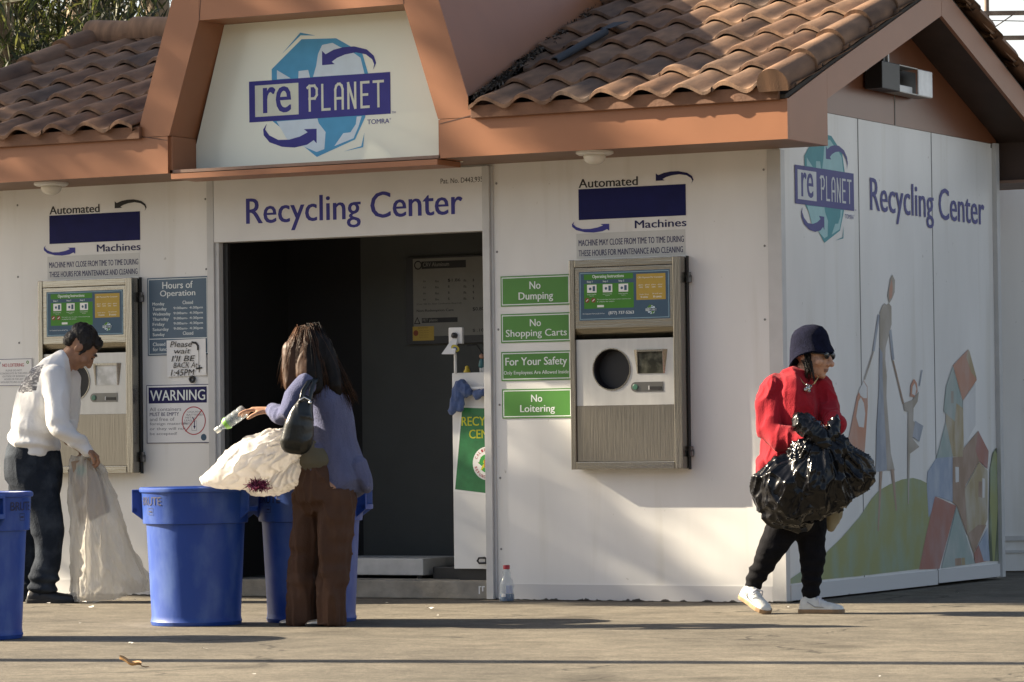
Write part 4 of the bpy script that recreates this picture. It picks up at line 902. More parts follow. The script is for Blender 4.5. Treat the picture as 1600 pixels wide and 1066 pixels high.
for word, a0, da, flip in (("CALIFORNIA", 2.72, -.235, 1), ("REFUND VALUE", 3.45, .205, -1)):
    for i, ch in enumerate(word):
        an = a0+da*i; cu, cv = ec[0]+.081*math.cos(an), ec[1]+.081*math.sin(an)
        if ch != ' ': pr.text(REDI, ch, cu-.006, cv-.0085, cu+.006, cv+.0085, bold=.04, l=.0024, rot=(cu, cv, an-math.pi/2 if flip > 0 else an+math.pi/2))
pr.build("printing", t)
# blue cloth over the rail
def cloth_blob(name, mb, mats, label, cat, voxel=.007, disp=None, it=4):
    o = fuse(mb, name, mats, None, voxel, it, disp); return tag(o, label, cat)
CLB = mat("blue_rag", (.05, .085, .2), .9, var=.2, vscale=30, sheen=.3, bump=.3, bscale=150)
kq = lambda x, y, dy=-.045: (fx(YC+dy, *z550(x, y))[0], YC+dy, fx(YC+dy, *z550(x, y))[1])
b = MB(); b.limb([kq(605,425), kq(585,470), kq(568,540), kq(548,595)], [(.038,.02), (.034,.022), (.032,.018), (.02,.01)]); b.limb([kq(600,420), kq(630,440), kq(600,500), kq(600,575)], [(.03,.022), (.03,.02), (.03,.016), (.022,.008)])
b.limb([kq(610,450), kq(650,480), kq(690,490), kq(735,470)], [.026, .03, .03, .02])
cloth_blob("cleaning_rag", b, CLB, "crumpled blue rag draped over the cabinet rail", "rag", disp=lambda c, n: c+n*(.009*(ridged(c*np.array((45,45,16)))-.3))[:,None])
# card reader like device on a post with round yellow sticker
zd_ = lambda x, y, Y_=.12: fx(Y_, *z550(x, y)); a, c_ = zd_(541,205), zd_(616,112)
t = empty("call_box", ((a[0]+c_[0])/2, .12, c0[1]), 0, "white call box on a thin post above the cabinet", "call box")
b = MB(); b.box(a[0], c_[0], .11, .135, a[1], c_[1]); b.build("plate", WHITEP, t, bevel=.004)
b = MB(); kx = zd_(578,158); b.lathe([(.017, 0), (.017, -.02), (.012, -.026), (.001, -.028)], (kx[0], .11, kx[1]), 18, ax=(0,1,0)); b.build("knob", BLKP, t, smooth=True)
l0, l1, l2, l3 = zd_(562,178), zd_(592,178), zd_(606,262), zd_(534,262)
b = MB(); b.prism([(l0[0], .105, l0[1]), (l1[0], .105, l1[1]), (l2[0], .04, l2[1]), (l3[0], .04, l3[1])], (0, .012, -.002)); b.build("front_flap", WHITEP, t)
sc2 = zd_(570,228, .06); b = MB(); b.lathe([(.026, -.001), (.026, -.003), (.0005, -.003)], (sc2[0], .068, sc2[1]), 20, ax=(0,.8,.6), m=0); b.lathe([(.013, -.004), (.0005, -.004)], (sc2[0], .068, sc2[1]), 20, ax=(0,.8,.6), m=1); b.build("round_sticker", [mat("sticker_yellow", (.45,.42,.06), .5), mat("sticker_blue", (.12,.18,.4), .5)], t)
pb, pt_ = zd_(575,375), zd_(575,262); b = MB(); b.limb([(pb[0], .12, c0[1]), (pb[0], .12, pt_[1])], [.009, .009]); b.split("post", WHITEP, t, smooth=True)
cb = [zd_(625,215), zd_(668,208), zd_(690,260), zd_(678,330)]; b = MB(); b.limb([(cb[0][0], .15, cb[0][1]), (cb[1][0], .17, cb[1][1]), (cb[2][0], .2, cb[2][1]), (cb[3][0], .2, c0[1])], [.005]*4, ref=(0,1,0)); b.build("cable", BLKP, t, smooth=True)
pz = zd_(602,345); b = MB(); b.lathe([(.022, 0), (.02, .01), (.013, .022), (.012, .034), (.005, .042), (.001, .043)], (pz[0], .2, c0[1]), 16); o = b.build("yellow_bell", mat("yellow_plastic", (.55,.4,.03), .4), smooth=True); tag(o, "tiny yellow bell shaped thing on top of the cabinet", "bell")
pz = zd_(722,345, .2); b = MB(); b.limb([(pz[0]-.008, .2, c0[1]+.003), (pz[0], .2, c0[1]+.05)], [.008, .014]); b.limb([(pz[0]+.012, .2, c0[1]+.003), (pz[0]+.004, .2, c0[1]+.05)], [.008, .014], m=0); b.limb([(pz[0], .2, c0[1]+.04), (pz[0], .2, c0[1]+.07)], [.022, .016], m=1); b.ball((pz[0], .2, c0[1]+.095), .016, m=2)
o = b.build("toy_figurine", [mat("toy_white", (.6,.6,.58), .4), mat("toy_teal", (.04,.14,.16), .4), mat("toy_skin", (.4,.22,.14), .5)], smooth=True); tag(o, "tiny toy figurine in teal on top of the cabinet", "figurine")
# ------------------------------------------------------------------ blue bins
BLUE = mat("bin_blue", (.013, .054, .28), .46, col2=(.055,.11,.33), c2t=.60, vscale=9, detail=7, bump=.05, bscale=60, stretch=(1,1,.5)); BLUED = mat("bin_lettering", (.012,.014,.05), .6)
def bin_(loc, rz, label, first=None):
    if first is None:
        t = empty("trash_bin", (0,0,0), 0, label, "bin", "blue bins"); n = 64
        R0, R1, H = .235, .272, .70
        r = lambda z: R0+(R1-R0)*z/H-.012
        b = MB(); b.lathe([(.0, .012), (R0-.03, .012), (R0-.022, .0), (R0-.008, .002), (R0-.002, .02), (R0-.006, .03), (r(.04)+.002, .05), (r(.5), .5), (r(.515)+.001, .515), (R1-.006, .518), (R1-.004, .53), (R1+.002, .672), (R1+.004, .676),
            (R1+.012, .678), (R1+.014, .686), (R1+.013, .697), (R1+.006, .702), (R1-.006, .70), (R1-.012, .69), (R1-.016, .6), (r(.3)-.008, .3), (R0-.03, .03), (.001, .028)], (0,0,0), n, caps=False)
        b.build("bin_body", BLUE, t, world=False, auto=35)
        for s in (0, 1):
            A = -.32+math.pi*s
            b = MB(); rr = R1
            def cq(a, rad, z): return (rad*math.cos(A+a), rad*math.sin(A+a), z)
            W = .33                                            # moulded grip: two cheeks and a bar standing off the wall
            m_ = 8
            top = [cq(-W+2*W*k/m_, rr+.045, .676) for k in range(m_+1)]
            for (za, zb_, ra, rb) in ((.672, .690, rr-.003, rr+.05), (.575, .60, rr+.022, rr+.05)):
                ring = []
                for k in range(m_+1):
                    a = -W+2*W*k/m_; ring.append([cq(a, ra, za), cq(a, rb, za), cq(a, rb, zb_), cq(a, ra, zb_)])
                b.rings(ring)
            for a in (-W, W-.04):
                b.rings([[cq(a, rr-.006, .535), cq(a, rr+.05, .577), cq(a, rr+.05, .69), cq(a, rr-.006, .69)], [cq(a+.04, rr-.006, .535), cq(a+.04, rr+.05, .577), cq(a+.04, rr+.05, .69), cq(a+.04, rr-.006, .69)]])
            b.build("handle", BLUE, t, world=False, bevel=.003)
        # raised lettering printed on the collar and a faint moulded line below
        for ang0 in (-2.62, .55):
            b = MB(); M_ = [BLUED]
            a_, f_ = text_geo("BRUTE", .008); vs = [((R1+.0015+.006*(.60+.06*q[1]-.53)/.14+.0012)*math.cos(ang0+.62*(q[0]-.5)), (R1+.0015+.006*(.07)/.14)*math.sin(ang0+.62*(q[0]-.5)), .612+.042*q[1]) for q in a_]
            vs = [((R1+.0025)*math.cos(ang0+.62*(q[0]-.5)), (R1+.0025)*math.sin(ang0+.62*(q[0]-.5)), .612+.042*q[1]) for q in a_]
            b.add(vs, f_)
            for (u0, u1, v0, v1) in ((.38,.62,.565,.567),(.38,.62,.597,.599),(.38,.395,.567,.597),(.605,.62,.567,.597),(.43,.57,.578,.585)):
                b.add([((R1+.0022)*math.cos(ang0+.62*(u-.5)), (R1+.0022)*math.sin(ang0+.62*(u-.5)), v) for u, v in ((u0,v0),(u1,v0),(u1,v1),(u0,v1))], [(0,1,2,3)])
            b.build("lettering", M_, t, world=False)
    else: t = copy_tree(first)
    t.location = loc; t.rotation_euler.z = rz; t["label"] = label; return t
RV = math.radians(28.467)                                         # heading of the camera's right-hand direction
b0 = on(2, 0, 307, 976); BIN = bin_((b0[0], b0[1], 0), RV+.15, "blue round bin under the pale bag, left of the woman in violet")
b1 = on(2, 0, 487, 971); bin_((b1[0], b1[1], 0), RV+.2, "blue round bin half hidden behind the woman in violet", BIN)
b2 = on(2, 0, -40, 998); bin_((b2[0], b2[1], 0), RV+2.2, "blue round bin cut off at the left edge, nearest the camera", BIN)
# ------------------------------------------------------------------ plastic bottle by the door post
bl = on(2, 0, 792, 940.5); t = empty("spray_refill_bottle", (bl[0], bl[1], 0), RV, "clear bottle with red cap and some blue liquid by the door post", "bottle")
def glassy(n, col, tr=.5):
    m = bpy.data.materials.new(n); m.use_nodes = True; q = m.node_tree; p = q.nodes["Principled BSDF"]; p.inputs["Base Color"].default_value = (*col, 1); p.inputs["Roughness"].default_value = .12
    tp = q.nodes.new("ShaderNodeBsdfTransparent"); tp.inputs[0].default_value = (.93,.95,.96,1); mx = q.nodes.new("ShaderNodeMixShader"); mx.inputs[0].default_value = tr
    q.links.new(p.outputs[0], mx.inputs[1]); q.links.new(tp.outputs[0], mx.inputs[2]); q.links.new(mx.outputs[0], [o for o in q.nodes if o.type == 'OUTPUT_MATERIAL'][0].inputs[0]); return m
CLEAR = glassy("clear_plastic", (.55,.6,.62), .72)
b = MB(); b.lathe([(.001,.001),(.036,.001),(.043,.006),(.044,.03),(.041,.055),(.040,.075),(.042,.09),(.041,.105),(.034,.125),(.025,.14),(.022,.155),(.024,.165),(.019,.175),(.017,.188)], (0,0,0), 28, caps=False); b.build("shell", CLEAR, t, world=False, smooth=True)
b = MB(); b.lathe([(.001,.004),(.034,.004),(.040,.008),(.041,.03),(.0385,.046),(.001,.0465)], (0,0,0), 28, caps=False); b.build("liquid", mat("blue_liquid", (.015,.08,.2), .15), t, world=False, auto=40)
b = MB(); b.lathe([(.019,.186),(.0195,.19),(.0195,.206),(.017,.209),(.001,.2095)], (0,0,0), 20); b.build("cap", mat("red_cap", (.35,.015,.03), .35), t, world=False, auto=40)
b = MB(); b.add([(.0455*math.cos(a), .0455*math.sin(a), z) for z in (.03,.048) for a in np.linspace(-2.3,-1.7,6)], [(i, i+1, i+7, i+6) for i in range(5)]); b.add([(.0435*math.cos(a), .0435*math.sin(a), z) for z in (.05,.095) for a in np.linspace(-1.65,-.7,6)], [(i, i+1, i+7, i+6) for i in range(5)], 1); b.build("label", [mat("label_white", (.65,.65,.63), .5), mat("label_pale", (.42,.47,.58), .4)], t, world=False, smooth=True)
# ------------------------------------------------------------------ litter, fallen leaf, roof debris
def scrap(px, py, s, label, m, nm="paper_scrap", group="litter on the asphalt", cat="litter"):
    p = on(2, 0, px, py); rnd = np.random.RandomState(int(px*7+py)); n = 7; b = MB(); V = []
    for i in range(n):
        a = 2*math.pi*i/n; r_ = s*(.6+.5*rnd.rand()); V.append((r_*math.cos(a), r_*.7*math.sin(a), .004+s*.5*rnd.rand()))
    V.append((0, 0, s*(.35+.4*rnd.rand()))); b.add(V, [(i, (i+1) % n, n) for i in range(n)])
    o = b.build(nm, m, smooth=False); o.location = (p[0], p[1], .003); tag(o, label, cat, group)
SCR = mat("scrap_white", (.62,.6,.55), .8, var=.1)
for px, py, s in ((672,954,.028),(683,964,.010),(131,944,.022),(143,951,.020),(205,1008,.018),(318,1015,.012),(322,1016,.008),(1200,947,.022),(1231,951,.012),(397,1056,.008),(76,945,.014),(37,976,.010),(126,976,.012),(1496,929,.010),(1375,1060,.008),(210,939,.015),(183,938,.012),(604,944,.009)):
    scrap(px, py, s, "tiny pale scrap of litter lying on the asphalt", SCR)
p = on(2, 0, 204, 1044); t = empty("dry_leaf", (p[0], p[1], 0), RV, "curled dry tan leaf on the foreground asphalt", "leaf")
b = MB(); n = 10; V = []
for i in range(n+1):
    u = i/n; w_ = .022*math.sin(math.pi*min(1, u*1.05))**.7; x = -.045+.09*u; z = .008+.028*(1-u)**2+.004*math.sin(9*u)
    V += [(x, -w_, z+.012), (x, 0, z), (x, w_, z+.018)]
b.add(V, [(3*i+j, 3*i+3+j, 3*i+4+j, 3*i+1+j) for i in range(n) for j in range(2)]); b.build("blade", mat("leaf_tan", (.42,.25,.11), .7, var=.25, vscale=40), t, world=False, smooth=True)
b = MB(); b.limb([(.045,0,.008),(.062,.003,.004),(.075,.008,.005)], [.0022,.002,.0015]); b.build("stalk", mat("leaf_stalk", (.2,.1,.05), .8), t, world=False)
# dry leaves caught where the sign tower meets the tiles
b = MB(); rnd = np.random.RandomState(11)
for i in range(900):
    y = -.60+2.2*rnd.beta(1.1, 2.2); zr_ = 2.80+.372*(y+.62); xw = CX+1.142-.326*(zr_-2.745); spread = .055+.05*max(0, .35-abs(y+.1))
    x = xw+.008+abs(rnd.normal(0, spread*.5)); z = zr_+.025+abs(rnd.normal(0, .010))*max(.1, 1-(x-xw)/.12)
    d = rnd.normal(0, 1, 3); d /= np.linalg.norm(d); e = np.cross(d, rnd.normal(0,1,3)); e /= np.linalg.norm(e); L, w_ = .010+.018*rnd.rand(), .003+.003*rnd.rand(); c = np.array((x, y, z))
    if (c[0]-L) < xw: c[0] = xw+L
    b.add([c-d*L, c-e*w_, c+d*L, c+e*w_], [(0,1,2,3)], int(rnd.rand()*3))
o = b.build("roof_leaf_litter", [mat("litter_dark", (.022,.018,.013), .9), mat("litter_brown", (.05,.035,.022), .9), mat("litter_grey", (.12,.10,.08), .9)]); tag(o, "dry leaf litter caught in the angle of sign tower and tiles", "leaf litter", None, "stuff")
z3 = zoom(700, 0, 3.5533)
def roofpt(px, py, lift=.06):
    d = _ray(px, py); t_ = 10.
    # meet the roof plane z = 2.772 + .372 (y + .62) + lift
    num = CAM[2]-(2.772+.372*(CAM[1]+.62)+lift); den = .372*d[1]-d[2]; return CAM+d*(num/den)
pa, pb2, pc = roofpt(*z3(590,340)), roofpt(*z3(870,180)), roofpt(*z3(960,135))
b = MB(); dv = (pb2-pa)/np.linalg.norm(pb2-pa); b.rings([[tuple(q+np.array((.028*math.cos(a), 0, .024*math.sin(a)))) for a in np.linspace(-.6, math.pi+.6, 12)] for q in (pa, (pa+pb2)/2, pb2)], closed=False, caps=False)
b.rings([[tuple(q+np.array((.025*math.cos(a), 0, .021*math.sin(a)))) for a in np.linspace(-.6, math.pi+.6, 12)] for q in (pa, pb2)], closed=False, caps=False)
b.poly([tuple(q) for q in (pb2+(-.03,0,.02), pb2+(.04,0,.02), pc+(.05,0,.012), pc+(-.05,0,.012))])
o = b.build("metal_flashing", mat("flashing_slate", (.035,.038,.042), .75, 0., var=.2)); o.modifiers.new("solid", 'SOLIDIFY').thickness = .003; tag(o, "loose slate grey metal strip lying on the roof tiles", "metal strip")

# ------------------------------------------------------------------ beyond the kiosk: white wall, shrubs, pylon, trees, a pale building
BA = math.radians(35); BO = np.array((-1.5, 3.62)); BD = np.array((math.cos(BA), math.sin(BA)))
t = empty("boundary_wall", (BO[0], BO[1], 0), BA, "long white boundary wall with mouldings behind the kiosk at right", "wall")
def bz(px, py):
    d = _ray(px, py); n_ = np.array((-BD[1], BD[0])); s_ = ((BO-CAM[:2])@n_)/(d[:2]@n_); return (CAM+d*s_)[2]
zt_ = bz(1575, 264); zw = [bz(1590, y) for y in (840, 861, 892)]
b = MB(); b.box(-.3, 14, 0, .12, zw[2], zt_); b.build("wall_panel", WALL, t, world=False)
b = MB(); b.box(-.3, 14, -.018, -.0005, zw[0]-.02, zw[0]+.012); b.box(-.3, 14, -.012, -.0005, zw[1]-.012, zw[1]+.006); b.split("moulding", TRIM, t, world=False)
b = MB(); b.box(-.3, 14, .03, .1, 0, zw[2]-.001); b.build("footing", CONC, t, world=False)
def leaves(b, c, r, n, L, W, rnd, droop=.6, mats=3, shell=.55):
    c = np.array(c, float); r = np.array(r if hasattr(r, '__len__') else (r, r, r), float)
    for i in range(n):
        d = rnd.normal(0, 1, 3); d /= np.linalg.norm(d); p = c+d*r*(shell+(1-shell)*rnd.rand())**1. if rnd.rand() < .8 else c+d*r*rnd.rand()
        ax = rnd.normal(0, 1, 3); ax[2] -= droop*2; ax /= np.linalg.norm(ax); sd = np.cross(ax, rnd.normal(0, 1, 3)); sd /= np.linalg.norm(sd)+1e-6
        l, w_ = L*(.6+.8*rnd.rand()), W*(.6+.8*rnd.rand()); b.add([p-ax*l*.5, p-ax*l*.05+sd*w_*.5, p+ax*l*.5, p-ax*l*.05-sd*w_*.5], [(0,1,2,3)], int(rnd.rand()**1.7*mats))
LEAF = [mat("leaf_deep", (.009,.014,.006), .5, var=.3, vscale=3, transl=(.2, (.04,.06,.012))), mat("leaf_mid", (.018,.026,.009), .5, var=.3, vscale=3, transl=(.25, (.08,.11,.02))), mat("leaf_olive", (.07,.075,.026), .55, var=.3, vscale=3, transl=(.3, (.18,.19,.05)))]
BARK = mat("bark_pale", (.36,.28,.2), .85, col2=(.2,.14,.09), vscale=4, c2t=.5, bump=.5, bscale=14, stretch=(1,1,.35)); BARKD = mat("bark_dark", (.1,.075,.05), .9, var=.35, vscale=6, bump=.6, bscale=18, stretch=(1,1,.3))
def tree(name, base, trunk, limbs, clumps, label, group, seed, L=.16, W=.022, per=420, bark=BARK, cat="tree", droop=.7):
    rnd = np.random.RandomState(seed); t = empty(name, base, 0, label, cat, group)
    b = MB(); b.limb(trunk[0], trunk[1], n=12)
    for pts, rad in limbs: b.limb(pts, rad, n=8)
    b.build("trunk", bark, t, world=False, smooth=True)
    b = MB()
    for (c, r) in clumps:
        k = max(40, int(per*(r if not hasattr(r, '__len__') else r[0])**2))
        m_ = 5
        for j in range(m_):
            q = np.array(c)+rnd.normal(0, .5, 3)*r; leaves(b, q, np.array((r, r, r) if not hasattr(r, '__len__') else r)*(.35+.35*rnd.rand()), k//m_, L, W, rnd, droop)
    b.build("crown", LEAF, t, world=False); return t
def behind(px, py, depth):
    """a point on the sight line at a given depth, for things far behind the kiosk"""
    return CAM+_ray(px, py)*depth
# screen of willow-leaved trees behind the left gable
def back_tree(px, depth, topz, seed, crown, label, lean=0., tr=.2):
    p = behind(px, 660, depth); base = (p[0], p[1], 0); R_ = np.array((_r[0], _r[1], 0))
    top = np.array((0,0,1.))*topz+R_*lean
    trunk = ([(0,0,-.05), tuple(top*.3), tuple(top*.62+R_*.1), tuple(top*.9)], [tr, tr*.85, tr*.65, tr*.35]); rnd = np.random.RandomState(seed); limbs = []
    for k in range(7):
        h = .42+.07*k; a = rnd.rand()*6.28; d = np.array((math.cos(a), math.sin(a), .5)); s_ = top*h; limbs.append(([tuple(s_), tuple(s_+d*.7), tuple(s_+d*1.5+np.array((0,0,.2)))], [tr*.35, tr*.22, tr*.08]))
    return tree("willow_leaved_tree", base, trunk, limbs, crown(rnd), label, "trees behind the kiosk", seed, L=.21, W=.024, per=520)
def crown_a(rnd): return [((rnd.normal(0,.9), rnd.normal(0,.9), 3.2+3.6*rnd.rand()), .55+.35*rnd.rand()) for _ in range(20)]
def crown_b(rnd): return [((rnd.normal(0,.8), rnd.normal(0,.8), 3.9+3.2*rnd.rand()), .5+.3*rnd.rand()) for _ in range(13)]
back_tree(30, 31, 7.5, 21, crown_a, "dense dark willow leaved tree at the far left behind the roof", -.4)
back_tree(88, 33, 8., 22, crown_b, "leaning tree with mottled trunk behind the left roof slope", .3, .24)
back_tree(136, 35, 8., 23, crown_b, "pale trunked tree standing just left of the ridge end", .1, .16)
back_tree(215, 32, 7., 24, crown_a, "dark leafy tree rising directly behind the left ridge", .2)
back_tree(-20, 36, 6.5, 25, crown_a, "pale green tree farthest left at the picture edge", .2)
for k, (px, dz, lb) in enumerate(((20, 2.6, "dark rounded shrub low behind the left roof edge"), (60, 2.8, "bushy shrub below the leaning tree behind the roof"), (150, 2.6, "shrub hidden low behind the ridge end"))):
    p = behind(px, 660, 29+k); rnd = np.random.RandomState(50+k); t = empty("leafy_shrub", (p[0], p[1], 0), 0, lb, "shrub", "shrubs behind the kiosk")
    b = MB(); b.limb([(0,0,-.02),(.05,0,1.),(0,.1,2.)], [.06,.05,.03], n=8); b.build("stem", BARKD, t, world=False, smooth=True); b = MB()
    for j in range(16): leaves(b, (rnd.normal(0,.55), rnd.normal(0,.5), .8+2.6*rnd.rand()), .45+.2*rnd.rand(), 170, .15, .025, rnd, .5)
    b.build("foliage", LEAF, t, world=False)
p = behind(112, 660, 70); t = empty("pale_building", (p[0], p[1], 0), RV, "pale grey flat roofed building far off between the tree trunks", "building")
b = MB(); b.box(-7, 7, 0, 8, 0, 8.25); b.build("wall", mat("far_wall", (.42,.44,.46), .7, var=.05), t, world=False); b = MB(); b.box(-7.2, 7.2, -.2, 8.2, 8.25, 8.6); b.build("roof_edge", mat("far_roof", (.16,.16,.16), .7), t, world=False); b = MB()
for k in range(5): b.box(-6+2.6*k, -4.6+2.6*k, -.03, .0, 5.4, 6.8)
b.split("window_band", mat("far_glass", (.05,.07,.09), .2), t, world=False)
# rusty lattice of poles against the white sky at the right
p = behind(1552, 660, 38); t = empty("pole_frame", (p[0], p[1], 0), RV, "rusty frame of posts and rails against the sky at upper right", "pole frame")
RUST = mat("rusty_pole", (.14,.10,.075), .8, col2=(.25,.2,.15), vscale=6); sc_ = 38/FPX
zt = lambda y: (664-y)*sc_+.92; xt = lambda x: (x-1552)*sc_
b = MB(); b.limb([(0,0,0),(0,0,zt(-60))], [.024*1.1+.0,.026], n=10); b.limb([(xt(1640),0,0),(xt(1640),0,zt(-60))], [.026,.026], n=10); b.split("post", RUST, t, world=False, smooth=True)
b = MB()
for y in (4, 43): b.box(xt(1518), xt(1760), -.03, .03, zt(y)-.022, zt(y)+.022)
b.split("rail", RUST, t, world=False); b = MB(); b.limb([(xt(1555),0,zt(32)),(xt(1600),0,zt(2))], [.006,.006], n=6); b.limb([(xt(1520),0,zt(14)),(xt(1700),0,zt(20))], [.005,.005], n=6); b.split("stay_wire", RUST, t, world=False)
p = behind(1597, 660, 60); t = empty("storage_tank", (p[0], p[1], 0), RV, "pale grey tank with a rod on top at the right edge", "tank"); s2 = 60/FPX; zt2 = lambda y: (664-y)*s2+.92
b = MB(); b.lathe([(.10,0),(.10,zt2(95)),(.09,zt2(91)),(.001,zt2(90))], (0,0,0), 20); b.build("tank_body", mat("tank_grey", (.45,.46,.47), .6), t, world=False, auto=40); b = MB(); b.limb([(0,0,zt2(91)),(0,0,zt2(78))], [.012,.01], n=6); b.build("rod", RUST, t, world=False)
p = behind(1590, 660, 27); t = empty("leafy_shrub", (p[0], p[1], 0), 0, "yellow green shrub showing under the right rear eave", "shrub", "shrubs behind the kiosk"); rnd = np.random.RandomState(77)
b = MB(); b.limb([(0,0,-.02),(.05,0,1.),(0,.1,2.4)], [.06,.05,.03], n=8); b.build("stem", BARKD, t, world=False, smooth=True); b = MB()
for j in range(10): leaves(b, (rnd.normal(0,.35), rnd.normal(0,.35), 1.2+1.7*rnd.rand()), .4, 150, .12, .03, rnd, .3)
b.build("foliage", [LEAF[2], LEAF[1], LEAF[2]], t, world=False)
# ------------------------------------------------------------------ trees and a pole on the parking lot to the left, outside the frame (they throw the dappled shade)
def lot_tree(name, base, crown, label, seed, per=260):
    rnd = np.random.RandomState(seed); c0 = np.array(base); limbs = []; pts = crown(rnd); top = np.mean([np.array(p[0]) for p in pts], 0)
    for (c, r) in pts[::2]: limbs.append(([(0,0,5.0), tuple((np.array((0,0,5.6))+np.array(c))/2+np.array((0,0,.5))), tuple(c)], [.09, .06, .02]))
    return tree(name, base, ([(0,0,-.1),(.05,0,2.5),(0,.05,5.2)], [.2,.16,.13]), limbs, pts, label, "trees at the edge of the lot", seed, L=.2, W=.075, per=per, bark=BARKD)
lot_tree("lot_tree", (-15.2, -.6, 0), lambda rnd: [((rnd.uniform(-1.0,1.0), rnd.uniform(-2.2,-.5), rnd.uniform(6.7,8.6)), .55+.35*rnd.rand()) for _ in range(30)]+[((rnd.uniform(-1.0,1.0), rnd.uniform(-2.4,.6), rnd.uniform(8.4,10.4)), .55+.4*rnd.rand()) for _ in range(26)]+[((rnd.uniform(-.8,.8), rnd.uniform(-3.6,-2.6), rnd.uniform(9.2,10.4)), .3+.25*rnd.rand()) for _ in range(6)]+[((rnd.uniform(-.3,.3), rnd.uniform(-3.5,-2.8), rnd.uniform(7.8,8.5)), .2+.12*rnd.rand()) for _ in range(9)], "tall spreading tree at the left edge of the parking lot", 31, 800)
g0 = on(2, 0, 0, 1031.5); hd = np.array((SUN.x, SUN.y, 0)); hd /= np.linalg.norm(hd); pb_ = g0-hd*5.0
t = empty("utility_pole", (pb_[0], pb_[1], 0), 0, "tall wooden utility pole on the lot left of the bins", "pole"); b = MB(); b.limb([(0,0,-.1),(0,0,4),(0,0,9)], [.11,.10,.08], n=14); b.build("shaft", BARKD, t, world=False, smooth=True)
b = MB(); b.box(-.06,.06,-1.1,1.1,8.2,8.34); b.build("cross_arm", BARKD, t, world=False)
t = empty("added_street_building", (10, -46, 0), 0, "long brown two storey building added unseen behind the camera", "building")  # unseen block added to cut the low sky light on wall and steel
b = MB(); b.box(-42, 42, -10, 0, 0, 9.5); b.build("wall", mat("stucco_brown", (.16,.12,.09), .9, var=.1, vscale=.5), t, world=False); b = MB(); b.box(-42.4, 42.4, -10.4, .5, 9.5, 9.9); b.build("roof_edge", mat("stucco_edge", (.1,.07,.05), .8), t, world=False)
for k in range(14):
    for z_ in (1.0, 5.6):
        b = MB(); b.box(-39+6*k, -36.4+6*k, .0, .06, z_, z_+2.2); b.build("window", mat("street_glass", (.03,.04,.05), .15), t, world=False)
# ------------------------------------------------------------------ people
def nrm(v): v = np.array(v, float); return v/np.linalg.norm(v)
SKIN_A = mat("skin_tan", (.30,.16,.095), .5, var=.14, vscale=26, spec=.35, bump=.1, bscale=120); SKIN_B = mat("skin_light", (.42,.23,.14), .5, var=.12, vscale=26, spec=.35, bump=.1, bscale=120); SKIN_C = mat("skin_weathered", (.46,.26,.17), .55, var=.2, vscale=30, spec=.35, bump=.25, bscale=90)
def head(mb, c, u, f, s=1., jaw=1., nose=1.):
    """skull, jaw, brow, nose, lips and ears in the frame of up u and face direction f"""
    c = np.array(c, float); u = nrm(u); f = np.array(f, float); f = nrm(f-u*(f@u)); r = np.cross(f, u)
    A = np.array((r, f, u)); p = lambda x, y, z: c+s*(r*x+f*y+u*z)
    mb.ball(p(0,-.012,.03), (.074*s,.094*s,.082*s), A, 20); mb.ball(p(0,.03,-.02), (.066*s,.068*s,.085*s), A, 20)
    mb.ball(p(0,.035,-.072), (.046*s*jaw,.05*s,.04*s), A, 16); mb.ball(p(0,.068,-.094), (.022*s,.02*s,.018*s), A, 12)
    mb.limb([p(0,.088,.012), p(0,.104,-.012), p(0,.118*nose,-.034)], [.009*s,.0115*s,.016*s], ref=r, n=10); mb.ball(p(.013,.1,-.036), .0105*s, A, 8); mb.ball(p(-.013,.1,-.036), .0105*s, A, 8)
    for q in (-1, 1):
        mb.ball(p(.032*q,.083,.024), (.024*s,.013*s,.009*s), A, 10); mb.ball(p(.045*q,.06,-.028), (.026*s,.03*s,.026*s), A, 12)
        mb.ball(p(.074*q,-.012,-.008), (.010*s,.022*s,.033*s), A, 12)
    mb.ball(p(0,.085,-.060), (.024*s,.013*s,.007*s), A, 10); mb.ball(p(0,.084,-.070), (.021*s,.013*s,.008*s), A, 10)
    return p, A
def hand(mb, w, d, palm, thumb, s=1., curl=(.5,.55,.6,.65), spread=.12, thumb_ang=.7):
    """wrist w, direction d of the fingers, palm normal (the side the fingers close to), thumb side; five separate fingers with knuckle bends"""
    w = np.array(w, float); d = nrm(d); palm = np.array(palm, float); palm = nrm(palm-d*(palm@d)); th = np.cross(palm, d)
    if th@np.array(thumb, float) < 0: th = -th
    mb.limb([w-d*.02*s, w+d*.02*s, w+d*.055*s, w+d*.088*s], [(.024*s,.017*s),(.032*s,.016*s),(.038*s,.015*s),(.037*s,.012*s)], ref=th, n=14)
    L = (.072,.080,.074,.058)
    for k in range(4):
        o = (.028-.0185*k)*s; b0 = w+d*(.086-.004*abs(k-1.2))*s+th*o; dd = nrm(d+th*(.5-k/3)*spread*2); a = 0.; pts = [b0-dd*.02*s, b0]; q = b0; rr = [.0095*s,.0092*s]
        for j, fr in enumerate((.46,.31,.23)):
            a += curl[k]*(.75, 1.05, .8)[j]; v = dd*math.cos(a)+palm*math.sin(a); q = q+v*L[k]*fr*s; pts.append(q); rr.append((.0088,.0082,.0072)[j]*s)
        mb.limb(pts, rr, ref=th, n=10)
    t0 = w+d*.026*s+th*.026*s+palm*.006*s; t1 = t0+(d*math.cos(thumb_ang)+th*math.sin(thumb_ang)+palm*.25)*.036*s; t2 = t1+nrm(d*math.cos(thumb_ang*.6)+th*math.sin(thumb_ang*.6)*.8+palm*.55)*.032*s; t3 = t2+nrm(d+palm*.7)*.022*s
    mb.limb([t0-d*.012*s, t0, t1, t2, t3], [.014*s,.014*s,.0115*s,.0105*s,.0085*s], ref=palm, n=10)
